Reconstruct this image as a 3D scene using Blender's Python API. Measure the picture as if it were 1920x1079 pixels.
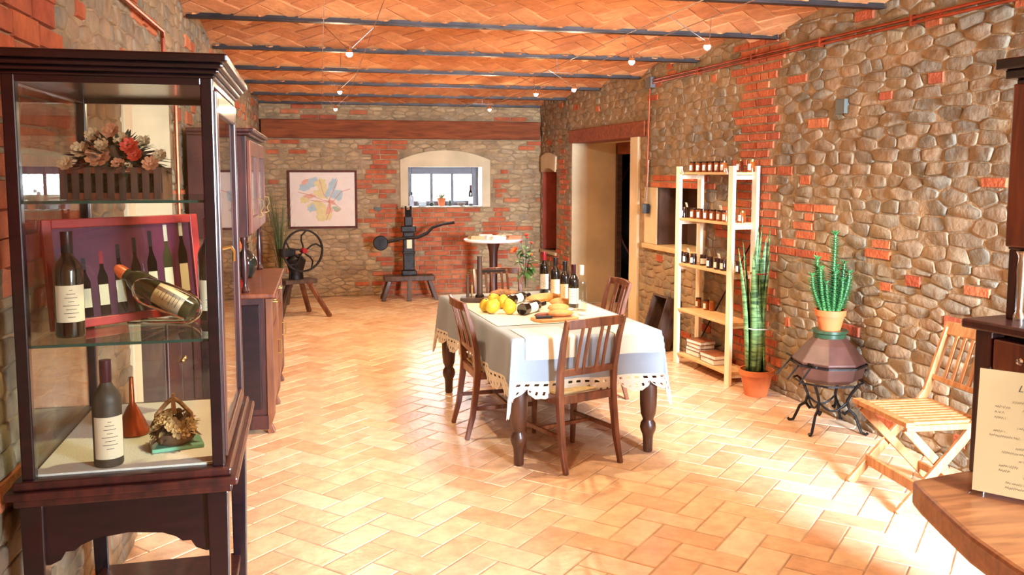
import bpy, math, random
from mathutils import Matrix, Vector, noise
random.seed(7)
PI = math.pi
SC = bpy.context.scene
COL = SC.collection
for o in list(bpy.data.objects): bpy.data.objects.remove(o)

# ------------------------------------------------------------------ camera
EYE = 1.72; FPX = 1620.0; PITCH = math.radians(5.32); YAW = math.radians(12.5)
Fw = Vector((math.sin(YAW)*math.cos(PITCH), math.cos(YAW)*math.cos(PITCH), -math.sin(PITCH)))
Rt = Vector((math.cos(YAW), -math.sin(YAW), 0)); Up = Rt.cross(Fw)
CAM = Vector((0, 0, EYE))
cd = bpy.data.cameras.new('camera'); co = bpy.data.objects.new('camera', cd); COL.objects.link(co)
cd.sensor_width = 36; cd.lens = 36*FPX/1920; cd.shift_y = -(539.5-475)/1920
cd.clip_start = .05; cd.clip_end = 200
m3 = Matrix((Rt, Up, -Fw)).transposed()
co.matrix_world = Matrix.Translation(CAM) @ m3.to_4x4()
SC.camera = co
def ray(x, y): return Fw*FPX + Rt*(x-960) + Up*(475-y)
def fl(x, y, z=0.):                    # survey: where the line of sight meets the level z
    d = ray(x, y); return CAM + d*((z-EYE)/d.z)
def ty(x, Y):                          # survey: X where pixel column x meets depth Y
    a = math.atan((x-960)/FPX)+YAW; return Y*math.tan(a)

# ------------------------------------------------------------------ world, light, exposure
W = bpy.data.worlds.new('world'); SC.world = W; W.use_nodes = True
bg = W.node_tree.nodes['Background']; bg.inputs[0].default_value = (.86, .93, 1, 1); bg.inputs[1].default_value = 24.0
SC.view_settings.view_transform = 'Standard'; SC.view_settings.look = 'None'
SC.view_settings.gamma = 1; SC.view_settings.use_curve_mapping = False
SC.view_settings.exposure = 0.35
WARM = (1.0, .77, .48); LAMP_W = 12.5; DAY_W = 440.0
def light(name, kind, loc, energy, color, **k):
    l = bpy.data.lights.new(name, kind); l.energy = energy; l.color = color
    for a, b in k.items(): setattr(l, a, b)
    o = bpy.data.objects.new(name, l); o.location = loc; COL.objects.link(o); return o
day = light('daylight_door', 'AREA', (3.05, -1.3, 1.75), DAY_W, (.60, .80, 1.0), shape='RECTANGLE', size=1.0, size_y=1.3)
day.rotation_euler = (Vector((-.10, 1, -.26))).to_track_quat('-Z', 'Z').to_euler()
day.data.spread = math.radians(84)
LAMPS = [(.19, 5.40), (.19, 7.93), (.19, 10.08), (1.90, 9.75), (1.95, 7.78), (2.16, 7.27), (1.99, 5.39), (2.17, 4.65),
         (.19, 2.7), (1.98, .55), (.9, -1.0)]
LZ = 2.45
SC.cycles.max_bounces = 8; SC.cycles.transparent_max_bounces = 24
SC.cycles.use_denoising = True
SC.cycles.sample_clamp_indirect = 6.0
SC.cycles.caustics_reflective = False; SC.cycles.caustics_refractive = False

# ------------------------------------------------------------------ materials
def nt(name):
    m = bpy.data.materials.new(name); m.use_nodes = True
    t = m.node_tree; return m, t, t.nodes['Principled BSDF']
def lin(c): return tuple(((v/255)/12.92 if v/255 <= .04045 else ((v/255+.055)/1.055)**2.4) for v in c)+(1,)
MATS = {}
def plain(name, rgb, rough=.5, metal=0., var=.12, scale=8., bump=0., bscale=60., spec=.5, coat=0., sss=0.):
    if name in MATS: return MATS[name]
    m, t, b = nt(name); c = lin(rgb)
    b.inputs['Roughness'].default_value = rough; b.inputs['Metallic'].default_value = metal
    b.inputs['Specular IOR Level'].default_value = spec; b.inputs['Coat Weight'].default_value = coat
    b.inputs['Coat Roughness'].default_value = .15
    tc = t.nodes.new('ShaderNodeTexCoord'); n = t.nodes.new('ShaderNodeTexNoise'); n.inputs['Scale'].default_value = scale
    n.inputs['Detail'].default_value = 4
    t.links.new(tc.outputs['Object'], n.inputs['Vector'])
    r = t.nodes.new('ShaderNodeValToRGB'); lo = [max(0, v*(1-var*1.6)) for v in c[:3]]+[1]; hi = [min(1, v*(1+var)) for v in c[:3]]+[1]
    r.color_ramp.elements[0].color = lo; r.color_ramp.elements[0].position = .3
    r.color_ramp.elements[1].color = hi; r.color_ramp.elements[1].position = .7
    t.links.new(n.outputs[0], r.inputs[0]); t.links.new(r.outputs[0], b.inputs['Base Color'])
    if bump:
        n2 = t.nodes.new('ShaderNodeTexNoise'); n2.inputs['Scale'].default_value = bscale; n2.inputs['Detail'].default_value = 5
        t.links.new(tc.outputs['Object'], n2.inputs['Vector'])
        bp = t.nodes.new('ShaderNodeBump'); bp.inputs['Strength'].default_value = bump; bp.inputs['Distance'].default_value = .01
        t.links.new(n2.outputs[0], bp.inputs['Height']); t.links.new(bp.outputs[0], b.inputs['Normal'])
    MATS[name] = m; return m
def wood(name, dark, light_, scale=(14, 14, 1.6), rough=.35, coat=.3, bump=.06):
    if name in MATS: return MATS[name]
    m, t, b = nt(name)
    tc = t.nodes.new('ShaderNodeTexCoord'); mp = t.nodes.new('ShaderNodeMapping'); mp.inputs['Scale'].default_value = scale
    t.links.new(tc.outputs['Object'], mp.inputs[0])
    n = t.nodes.new('ShaderNodeTexNoise'); n.inputs['Scale'].default_value = 2.2; n.inputs['Detail'].default_value = 7; n.inputs['Distortion'].default_value = .6
    t.links.new(mp.outputs[0], n.inputs['Vector'])
    r = t.nodes.new('ShaderNodeValToRGB'); r.color_ramp.elements[0].color = lin(dark); r.color_ramp.elements[0].position = .32
    r.color_ramp.elements[1].color = lin(light_); r.color_ramp.elements[1].position = .68
    t.links.new(n.outputs[0], r.inputs[0]); t.links.new(r.outputs[0], b.inputs['Base Color'])
    b.inputs['Roughness'].default_value = rough; b.inputs['Coat Weight'].default_value = coat; b.inputs['Coat Roughness'].default_value = .12
    bp = t.nodes.new('ShaderNodeBump'); bp.inputs['Strength'].default_value = bump; bp.inputs['Distance'].default_value = .005
    t.links.new(n.outputs[0], bp.inputs['Height']); t.links.new(bp.outputs[0], b.inputs['Normal'])
    MATS[name] = m; return m
def pieces(name, cols, rough=.75, bump=.5, bscale=22., mottled=.35, spec=.3, stain=None):
    """masonry: one colour per piece (object or mesh island), mottled, with fine relief"""
    m, t, b = nt(name)
    oi = t.nodes.new('ShaderNodeObjectInfo'); ge = t.nodes.new('ShaderNodeNewGeometry')
    ad = t.nodes.new('ShaderNodeMath'); ad.operation = 'ADD'; t.links.new(oi.outputs['Random'], ad.inputs[0]); t.links.new(ge.outputs['Random Per Island'], ad.inputs[1])
    fr = t.nodes.new('ShaderNodeMath'); fr.operation = 'FRACT'; t.links.new(ad.outputs[0], fr.inputs[0])
    r = t.nodes.new('ShaderNodeValToRGB'); r.color_ramp.interpolation = 'LINEAR'
    el = r.color_ramp.elements
    while len(el) < len(cols): el.new(.5)
    for i, c in enumerate(cols): el[i].position = i/(len(cols)-1); el[i].color = lin(c)
    t.links.new(fr.outputs[0], r.inputs[0])
    n = t.nodes.new('ShaderNodeTexNoise'); n.inputs['Scale'].default_value = 9; n.inputs['Detail'].default_value = 6; n.inputs['Roughness'].default_value = .65
    t.links.new(ge.outputs['Position'], n.inputs['Vector'])
    mr = t.nodes.new('ShaderNodeMapRange'); mr.inputs[1].default_value = .3; mr.inputs[2].default_value = .7
    mr.inputs[3].default_value = 1-mottled; mr.inputs[4].default_value = 1+mottled*.45
    t.links.new(n.outputs[0], mr.inputs[0])
    mx = t.nodes.new('ShaderNodeVectorMath'); mx.operation = 'SCALE'
    t.links.new(r.outputs[0], mx.inputs[0]); t.links.new(mr.outputs[0], mx.inputs['Scale'])
    out = mx.outputs[0]
    if stain:
        n3 = t.nodes.new('ShaderNodeTexNoise'); n3.inputs['Scale'].default_value = 3.1; n3.inputs['Detail'].default_value = 5
        t.links.new(ge.outputs['Position'], n3.inputs['Vector'])
        r3 = t.nodes.new('ShaderNodeValToRGB'); r3.color_ramp.elements[0].position = .52; r3.color_ramp.elements[0].color = (0, 0, 0, 1)
        r3.color_ramp.elements[1].position = .72; r3.color_ramp.elements[1].color = (.6, .6, .6, 1)
        t.links.new(n3.outputs[0], r3.inputs[0])
        mm = t.nodes.new('ShaderNodeMix'); mm.data_type = 'RGBA'; mm.inputs['B'].default_value = lin(stain)
        t.links.new(r3.outputs[0], mm.inputs['Factor']); t.links.new(out, mm.inputs['A']); out = mm.outputs['Result']
    t.links.new(out, b.inputs['Base Color'])
    b.inputs['Roughness'].default_value = rough; b.inputs['Specular IOR Level'].default_value = spec
    n2 = t.nodes.new('ShaderNodeTexNoise'); n2.inputs['Scale'].default_value = bscale; n2.inputs['Detail'].default_value = 7
    t.links.new(ge.outputs['Position'], n2.inputs['Vector'])
    bp = t.nodes.new('ShaderNodeBump'); bp.inputs['Strength'].default_value = bump; bp.inputs['Distance'].default_value = .02
    t.links.new(n2.outputs[0], bp.inputs['Height']); t.links.new(bp.outputs[0], b.inputs['Normal'])
    MATS[name] = m; return m
def glass(name, tint=(1, 1, 1), alpha=0.0, ior=1.5, rough=0.0):
    """clear pane: see-through plus mirror reflection by Fresnel; alpha adds body colour"""
    m, t, b = nt(name); t.nodes.remove(b); out = t.nodes['Material Output']
    tr = t.nodes.new('ShaderNodeBsdfTransparent'); tr.inputs[0].default_value = tint+(1,)
    gl = t.nodes.new('ShaderNodeBsdfGlossy'); gl.inputs['Roughness'].default_value = rough
    lw = t.nodes.new('ShaderNodeLayerWeight'); pw = t.nodes.new('ShaderNodeMath'); pw.operation = 'POWER'; pw.inputs[1].default_value = 5
    t.links.new(lw.outputs['Facing'], pw.inputs[0]); fn = t.nodes.new('ShaderNodeMapRange'); f0 = ((ior-1)/(ior+1))**2
    fn.inputs[3].default_value = f0; fn.inputs[4].default_value = 1; t.links.new(pw.outputs[0], fn.inputs[0])
    lw.inputs[0].default_value = .5
    mx = t.nodes.new('ShaderNodeMixShader'); t.links.new(fn.outputs[0], mx.inputs[0]); t.links.new(tr.outputs[0], mx.inputs[1]); t.links.new(gl.outputs[0], mx.inputs[2])
    t.links.new(mx.outputs[0], out.inputs[0]); MATS[name] = m; return m
def emit(name, col, s):
    m, t, b = nt(name); b.inputs['Base Color'].default_value = (0, 0, 0, 1)
    b.inputs['Emission Color'].default_value = col+(1,); b.inputs['Emission Strength'].default_value = s; MATS[name] = m; return m

mahog = wood('mahogany', (18, 9, 13), (36, 15, 20), (3, 3, 14), .28, .5)
mahogx = wood('mahogany_deep', (40, 16, 15), (78, 32, 24), (14, 14, 1.6), .36, .25)
redwood = wood('walnut', (84, 38, 20), (130, 66, 36), (14, 14, 1.5), .42, .15)
chairw = wood('chair_wood', (86, 44, 24), (134, 76, 44), (12, 12, 1.6), .38, .3)
tablew = wood('table_wood', (52, 28, 18), (92, 52, 32), (12, 12, 1.5), .4, .3)
beamw = wood('old_beam', (106, 48, 16), (150, 76, 34), (1.2, 10, 10), .85, 0, .3)
pine = wood('white_pine', (236, 214, 178), (250, 234, 206), (16, 16, 1.4), .6, 0, .05)
teak = wood('teak', (164, 102, 54), (202, 142, 86), (16, 16, 2), .5, .1, .08)
counterw = wood('counter_wood', (112, 62, 30), (150, 90, 48), (2.2, 14, 14), .38, .3)
oldwood = wood('old_dark_wood', (52, 34, 24), (92, 62, 42), (10, 10, 2), .6, .05, .2)
boardw = wood('board_wood', (186, 122, 70), (214, 156, 100), (3, 14, 14), .5, .1)
iron = plain('dark_iron', (46, 40, 38), .5, .7, .3, 14, .3, 40)
ironrail = plain('beam_steel', (62, 52, 50), .45, .8, .25, 5, .1, 30)
chrome = plain('chrome', (230, 230, 232), .12, 1., .03, 5)
brassm = plain('brass', (190, 160, 100), .3, 1., .1, 9)
copper = plain('copper', (196, 104, 64), .3, .9, .2, 10, .1, 30)
copperpipe = plain('copper_pipe', (168, 74, 44), .35, .7, .2, 10)
plaster = plain('plaster', (214, 190, 152), .85, 0, .1, 3, .2, 25, .2)
plasterw = plain('white_plaster', (232, 228, 222), .85, 0, .04, 3, .1, 25, .2)
mortar = plain('mortar', (160, 132, 100), .95, 0, .22, 7, .9, 30, .1)
grout = plain('floor_grout', (176, 148, 122), .9, 0, .2, 7, .4, 60, .1)
ceilmortar = plain('ceiling_mortar', (214, 150, 100), .95, 0, .12, 7, .4, 40, .1)
stone = pieces('rubble_stone', [(146, 124, 98), (156, 132, 102), (130, 118, 100), (162, 134, 104), (144, 120, 94), (138, 126, 108), (154, 126, 98), (142, 126, 104)], .85, .6, 16, .38, .2, (176, 140, 102))
tanstone = pieces('tan_course_stone', [(180, 146, 106), (192, 158, 116), (162, 130, 98), (184, 146, 104), (194, 162, 122), (168, 140, 112)], .88, .7, 26, .35, .2)
greystone = pieces('grey_course_stone', [(168, 156, 138), (150, 142, 128), (184, 168, 146), (160, 148, 130)], .88, .7, 26, .35, .2)
brick = pieces('red_brick', [(184, 94, 60), (198, 106, 68), (170, 82, 56), (190, 98, 62), (204, 120, 80), (176, 90, 64)], .85, .5, 40, .35, .2)
tile = pieces('terracotta_tile', [(226, 180, 142), (234, 194, 156), (214, 162, 124), (230, 186, 148), (236, 202, 170), (218, 170, 134), (228, 184, 148)], .27, .12, 30, .26, .5)
ctile = pieces('ceiling_tile', [(208, 136, 88), (196, 124, 78), (214, 146, 98), (190, 116, 74), (206, 138, 90)], .8, .35, 30, .25, .2)
paneglass = glass('pane_glass', (.97, .98, .97)); clearglass = glass('clear_glass', (.97, .98, .98), ior=1.75)
shelfglass = glass('shelf_glass', (.86, .94, .9))
edgeglass = plain('glass_edge', (36, 74, 62), .1, 0, .1, 5, 0, 1, .8)
bottleg = plain('bottle_glass', (14, 12, 10), .06, 0, .1, 5, 0, 1, .7, 1.)
dustyb = plain('dusty_bottle', (64, 54, 40), .55, 0, .3, 12, .05, 60)
olive = plain('green_bottle', (66, 62, 36), .12, 0, .2, 6, 0, 1, .6, .6)
capsr = plain('capsule_red', (148, 24, 36), .35, .2); capsb = plain('capsule_black', (20, 16, 18), .35, .2)
capsm = plain('capsule_maroon', (66, 22, 34), .35, .2); capsw = plain('capsule_white', (206, 190, 170), .4)
capso = plain('capsule_orange', (206, 84, 34), .35, .2); capst = plain('capsule_tan', (176, 124, 68), .5)
paper = plain('label_paper', (226, 206, 168), .7, 0, .04, 6); paperw = plain('white_paper', (240, 236, 228), .7, 0, .03, 6)
ink = plain('ink', (58, 44, 34), .8, 0, .05)
parch = plain('menu_parchment', (172, 136, 94), .6, 0, .05, 3)
linen = plain('linen', (156, 164, 174), .9, 0, .05, 4, .35, 400, .1)
cream = plain('cream_cloth', (232, 222, 200), .9, 0, .04, 5, .35, 400, .1)
lacem = plain('lace', (232, 222, 204), .9, 0, .06, 20, .6, 260, .1)
whitecl = plain('white_cloth', (236, 226, 206), .9, 0, .04, 5, .3, 200, .1)
cane = plain('cane_seat', (206, 176, 120), .7, 0, .12, 40, .5, 160)
terra = plain('terracotta_pot', (206, 110, 58), .6, 0, .14, 7, .15, 40)
potbrown = plain('brazier_clay', (84, 48, 38), .45, 0, .2, 9, .1, 30)
potgreen = plain('green_glaze', (44, 66, 44), .3, 0, .2, 9)
soil = plain('soil', (54, 38, 28), .95, 0, .3, 40, .8, 80)
yellow = plain('quince_skin', (212, 172, 48), .45, 0, .1, 8, .1, 30)
bread = plain('bread_crust', (214, 148, 84), .6, 0, .2, 12, .3, 40); salami = plain('salami', (132, 60, 38), .5, 0, .25, 20, .2, 60)
straw = plain('straw', (172, 122, 78), .9, 0, .3, 30, .8, 90)
honey = plain('honey', (150, 72, 18), .12, 0, .15, 20, 0, 1, .7, .8); jam = plain('dark_jam', (46, 18, 16), .12, 0, .2, 20, 0, 1, .7, .8)
lidd = plain('jar_lid_dark', (84, 54, 34), .35, .6); lidg = plain('jar_lid_gold', (178, 128, 70), .35, .8)
redframe = wood('red_frame', (134, 24, 26), (176, 44, 30), (6, 6, 6), .35, .4)
purple = plain('poster_purple', (96, 26, 56), .35, 0, .35, 3)
marblew = plain('marble_white', (222, 220, 220), .2, 0, .08, 4)
winmat = plain('window_frame_grey', (78, 68, 74), .5, 0, .1)
leafd = plain('leaf_dark', (44, 60, 38), .5, 0, .3, 30); leafg = plain('leaf_green', (66, 116, 52), .45, 0, .25, 20)
rose = plain('rose_orange', (230, 108, 40), .6, 0, .12, 20); roser = plain('flower_red', (196, 58, 28), .6, 0, .15, 20)
fcream = plain('flower_cream', (196, 158, 110), .7, 0, .12, 20); fpink = plain('flower_peach', (196, 124, 80), .7, 0, .12, 20)
fdry = plain('dried_brown', (104, 74, 48), .9, 0, .3, 30)
blackm = plain('cask_black', (18, 16, 16), .8); cellar = plain('cellar_plaster', (58, 50, 44), .9, 0, .1, 3)  # first is an even matte near-black for the cask body
bulbm = emit('halogen_bulb', (1, .86, .62), 120.)

# ------------------------------------------------------------------ mesh builder
class MB:
    def __init__(s, T=None): s.v = []; s.f = []; s.T = T or Matrix()
    def add(s, vs, fs):
        k = len(s.v); s.v += [tuple(s.T @ Vector(p)) for p in vs]; s.f += [tuple(i+k for i in f) for f in fs]; return s
    def box(s, cx, cy, cz, sx, sy, sz, R=None):
        vs = [Vector((x*sx/2, y*sy/2, z*sz/2)) for z in (-1, 1) for y in (-1, 1) for x in (-1, 1)]
        if R: vs = [R @ v for v in vs]
        c = Vector((cx, cy, cz)); return s.add([v+c for v in vs], [(0, 2, 3, 1), (4, 5, 7, 6), (0, 1, 5, 4), (2, 6, 7, 3), (0, 4, 6, 2), (1, 3, 7, 5)])
    def b2(s, x0, x1, y0, y1, z0, z1): return s.box((x0+x1)/2, (y0+y1)/2, (z0+z1)/2, abs(x1-x0), abs(y1-y0), abs(z1-z0))
    def prism(s, pts, z0, z1, M=None):
        n = len(pts); M = M or Matrix()
        vs = [M @ Vector((x, y, z0)) for x, y in pts]+[M @ Vector((x, y, z1)) for x, y in pts]
        return s.add(vs, [tuple(range(n-1, -1, -1)), tuple(range(n, 2*n))]+[(i, (i+1) % n, (i+1) % n+n, i+n) for i in range(n)])
    def tube(s, pts, r, n=8, cap=True):
        pts = [Vector(p) for p in pts]; rs = r if isinstance(r, (list, tuple)) else [r]*len(pts); vs = []; fs = []
        prev = None
        for i, p in enumerate(pts):
            d = (pts[min(i+1, len(pts)-1)]-pts[max(i-1, 0)]).normalized()
            a = Vector((0, 0, 1)) if abs(d.z) < .9 else Vector((1, 0, 0))
            if prev is not None: a = prev
            u = (a-d*a.dot(d)).normalized(); w = d.cross(u); prev = u
            for k in range(n): vs.append(p+(u*math.cos(2*PI*k/n)+w*math.sin(2*PI*k/n))*rs[i])
        for i in range(len(pts)-1):
            for k in range(n): fs.append((i*n+k, i*n+(k+1) % n, (i+1)*n+(k+1) % n, (i+1)*n+k))
        if cap: fs += [tuple(range(n-1, -1, -1)), tuple((len(pts)-1)*n+k for k in range(n))]
        return s.add(vs, fs)
    def sweep(s, pts, w, t, side):
        """rectangular bar along pts; w along 'side', t across"""
        pts = [Vector(p) for p in pts]; side = Vector(side); vs = []; fs = []
        ws = w if isinstance(w, (list, tuple)) else [w]*len(pts); ts = t if isinstance(t, (list, tuple)) else [t]*len(pts)
        for i, p in enumerate(pts):
            d = (pts[min(i+1, len(pts)-1)]-pts[max(i-1, 0)]).normalized()
            u = (side-d*side.dot(d)).normalized(); q = d.cross(u)
            for a, b in ((-1, -1), (1, -1), (1, 1), (-1, 1)): vs.append(p+u*a*ws[i]/2+q*b*ts[i]/2)
        for i in range(len(pts)-1):
            for k in range(4): fs.append((i*4+k, i*4+(k+1) % 4, (i+1)*4+(k+1) % 4, (i+1)*4+k))
        e = (len(pts)-1)*4; fs += [(3, 2, 1, 0), (e, e+1, e+2, e+3)]
        return s.add(vs, fs)
    def lathe(s, prof, n=20, c=(0, 0, 0), M=None, arc=None):
        c = Vector(c); vs = []; fs = []; M = M or Matrix()
        a0, a1 = arc or (0, 2*PI); full = arc is None; m = n if full else n+1
        for r, z in prof:
            for k in range(m):
                a = a0+(a1-a0)*k/n; vs.append(c+M @ Vector((r*math.cos(a), r*math.sin(a), z)))
        for i in range(len(prof)-1):
            for k in range(n): fs.append((i*m+k, i*m+(k+1) % m, (i+1)*m+(k+1) % m, (i+1)*m+k))
        if full and not (prof[0][0] > .02 and abs(prof[0][0]-prof[-1][0]) < .004 and abs(prof[0][1]-prof[-1][1]) < .08):
            if prof[0][0] > 1e-5: fs.append(tuple(range(n-1, -1, -1)))
            if prof[-1][0] > 1e-5: fs.append(tuple((len(prof)-1)*n+k for k in range(n)))
        return s.add(vs, fs)
    def ell(s, c, r, n=12, M=None):
        if not isinstance(r, (tuple, list)): r = (r, r, r)
        S = Matrix.Diagonal((r[0], r[1], r[2], 1)); M = (M or Matrix()) @ S
        return s.lathe([(math.sin(PI*i/(n//2+2)) if 0 < i < n//2+2 else 0.0, -math.cos(PI*i/(n//2+2))) for i in range(n//2+3)], n, c, M)
    def mesh(s, name):
        me = bpy.data.meshes.new(name); me.from_pydata(s.v, [], s.f); return me
    def build(s, name, mat, parent=None, smooth=False, bevel=0., angle=None):
        me = s.mesh(name); me.materials.append(mat)
        if smooth:
            me.shade_smooth()
            me.set_sharp_from_angle(angle=math.radians(angle or 40))
        o = bpy.data.objects.new(name, me); COL.objects.link(o)
        if parent: o.parent = parent
        if bevel:
            b = o.modifiers.new('bevel', 'BEVEL'); b.width = bevel; b.segments = 2; b.limit_method = 'ANGLE'
        return o
def tag(o, label=None, cat=None, group=None, kind=None):
    if label: o['label'] = label
    if cat: o['category'] = cat
    if group: o['group'] = group
    if kind: o['kind'] = kind
    return o
def thing(name, label, cat, loc=(0, 0, 0), rz=0., group=None):
    o = bpy.data.objects.new(name, None); COL.objects.link(o); o.empty_display_size = .1
    o.location = loc; o.rotation_euler = (0, 0, rz); return tag(o, label, cat, group)
def clone(o, label=None, loc=None, rz=None, parent=None):
    c = o.copy(); COL.objects.link(c)
    if parent: c.parent = parent
    if label: c['label'] = label
    if loc is not None: c.location = loc
    if rz is not None: c.rotation_euler = (0, 0, rz)
    for ch in list(o.children): clone(ch, parent=c)
    return c
ORD = ['first', 'second', 'third', 'fourth', 'fifth', 'sixth', 'seventh', 'eighth', 'ninth', 'tenth']
def RX(a): return Matrix.Rotation(a, 4, 'X')
def RY(a): return Matrix.Rotation(a, 4, 'Y')
def RZ(a): return Matrix.Rotation(a, 4, 'Z')
def TR(x, y, z): return Matrix.Translation((x, y, z))

# ================================================================== STRUCTURE
CZ = 2.72
def cz(y): return 2.77-.0155*(y-5)
LW = lambda y: -.93+.0115*y            # left wall x at depth y
RW = lambda y: 3.83-.0573*y            # right wall x at depth y
FY = 12.2; NY = -2.0
def wallM(p, q):                        # local: x along wall p->q, y up, z into the room
    p = Vector((p[0], p[1], 0)); q = Vector((q[0], q[1], 0)); u = (q-p).normalized(); n = u.cross(Vector((0, 0, 1)))
    return Matrix(((u.x, 0, n.x, p.x), (u.y, 0, n.y, p.y), (0, 1, 0, 0), (0, 0, 0, 1))), (q-p).length
WL, lenL = wallM((LW(NY), NY), (LW(FY), FY))
WR, lenR = wallM((RW(FY), FY), (RW(NY), NY))
WF, lenF = wallM((LW(FY), FY), (RW(FY), FY))
WB, lenB = wallM((RW(NY), NY), (LW(NY), NY))
def uv(Wm, x, y):                       # survey a photo point onto a wall
    inv = Wm.inverted(); a = inv @ CAM; b = inv.to_3x3() @ ray(x, y); t = -a.z/b.z; p = a+b*t; return p.x, p.y
def uR(y): return (WR.inverted() @ Vector((RW(y), y, 0))).x
def uL(y): return (WL.inverted() @ Vector((LW(y), y, 0))).x

def wall_shell(name, Wm, L, holes, mat):
    us = sorted({0, L} | {h[0] for h in holes} | {h[1] for h in holes}); zs = sorted({-.05, 0, CZ+.3} | {h[2] for h in holes} | {h[3] for h in holes})
    m = MB()
    for a, b in zip(us, us[1:]):
        for c, d in zip(zs, zs[1:]):
            mu, mz = (a+b)/2, (c+d)/2
            if any(h[0] < mu < h[1] and h[2] < mz < h[3] for h in holes): continue
            m.add([(a, c, 0), (b, c, 0), (b, d, 0), (a, d, 0)], [(0, 1, 2, 3)])
    o = m.build(name, mat); o.matrix_world = Wm; o['kind'] = 'structure'; return o

# holes: (u0,u1,z0,z1)
dU0, dU1 = uR(10.86), uR(8.92)
h_door = (dU0, dU1, 0, 2.11)
n1 = (uR(12.1), uR(11.48), .62, 1.80)
n2 = (uR(8.28), uR(7.35), .97, 1.57)
holesR = [h_door, n1, n2]
wx0, wx1, wz0, wz1 = 1.21, 2.27, 1.24, 1.80
uF = lambda x: x-LW(FY)
holesF = [(uF(wx0), uF(wx1), wz0, wz1)]
al0, al1 = uL(4.42), uL(5.5)
holesL = [(al0, al1, 0, 2.12)]
holesB = [(.4, 1.4, .9, 2.5)]
wall_left = wall_shell('wall_left', WL, lenL, holesL, mortar)
wall_right = wall_shell('wall_right', WR, lenR, holesR, mortar)
wall_far = wall_shell('wall_far', WF, lenF, holesF, mortar)
wall_back = wall_shell('wall_back', WB, lenB, holesB, plaster)
def reveal(name, Wm, h, depth, mat, back=True, parent=None, splay=0):
    a, b, c, d = h; m = MB()
    A = [(a, c, 0), (b, c, 0), (b, d, 0), (a, d, 0)]; B = [(a+splay, c, -depth), (b-splay, c, -depth), (b-splay, d, -depth), (a+splay, d, -depth)]
    m.add(A+B, [(0, 4, 5, 1), (1, 5, 6, 2), (2, 6, 7, 3), (3, 7, 4, 0)]+([(4, 7, 6, 5)] if back else []))
    o = m.build(name, mat, parent)
    return o

# ---- masonry generator
def clip(poly, nx, ny, c):
    out = []
    for i in range(len(poly)):
        p, q = poly[i], poly[(i+1) % len(poly)]; dp = nx*p[0]+ny*p[1]-c; dq = nx*q[0]+ny*q[1]-c
        if dp <= 0: out.append(p)
        if (dp < 0 < dq) or (dq < 0 < dp):
            t = dp/(dp-dq); out.append((p[0]+(q[0]-p[0])*t, p[1]+(q[1]-p[1])*t))
    return out
def area(p): return abs(sum(p[i][0]*p[(i+1) % len(p)][1]-p[(i+1) % len(p)][0]*p[i][1] for i in range(len(p))))/2
def cent(p):
    return sum(a for a, _ in p)/len(p), sum(b for _, b in p)/len(p)
def shrink(poly, g):
    q = list(poly)
    for i in range(len(poly)):
        (x0, y0), (x1, y1) = poly[i], poly[(i+1) % len(poly)]; dx, dy = x1-x0, y1-y0; L = math.hypot(dx, dy)
        if L < 1e-4: continue
        nx, ny = dy/L, -dx/L; q = clip(q, nx, ny, nx*x0+ny*y0-g)
        if len(q) < 3: return None
    return q
def soften(p, k=.12):
    out = []
    for i in range(len(p)):
        a, b = p[i], p[(i+1) % len(p)]; L = math.hypot(b[0]-a[0], b[1]-a[1])
        if L < .012: out.append(((a[0]+b[0])/2, (a[1]+b[1])/2)); continue
        for t in (k, 1-k): out.append((a[0]+(b[0]-a[0])*t, a[1]+(b[1]-a[1])*t))
    return out
def stone_geo(poly, h, c):
    n = len(poly); vs = []; fs = []
    tx, tyy = random.uniform(-.08, .08), random.uniform(-.1, .1)
    for r, z in ((0, -.006), (.0035, h*.7), (.011, h)):
        for x, y in poly:
            dx, dy = x-c[0], y-c[1]; L = math.hypot(dx, dy) or 1; k = max(.2, 1-r/L)
            vs.append((dx*k, dy*k, z+(tx*dx+tyy*dy)*(1 if z > 0 else 0)+(random.uniform(-.0025, .0025) if z > 0 else 0)))
    for j in range(2):
        for i in range(n): fs.append((j*n+i, j*n+(i+1) % n, (j+1)*n+(i+1) % n, (j+1)*n+i))
    fs.append(tuple(2*n+i for i in range(n)))
    return vs, fs
def brick_geo(w, h, t):
    a, b = w/2, h/2; e = .004; vs = []
    for k, z in ((0, -.006), (e, t)):
        for sx, sy in ((-1, -1), (1, -1), (1, 1), (-1, 1)):
            vs.append((sx*(a-k)+random.uniform(-.003, .003), sy*(b-k)+random.uniform(-.002, .002), z+random.uniform(-.002, .002)*(z > 0)))
    return vs, [(0, 1, 5, 4), (1, 2, 6, 5), (2, 3, 7, 6), (3, 0, 4, 7), (4, 5, 6, 7)]
def px_of(P):
    v = P-CAM; w = v.dot(Fw)
    if w < .2: return None
    return 960+FPX*v.dot(Rt)/w, 475-FPX*v.dot(Up)/w, w
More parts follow.
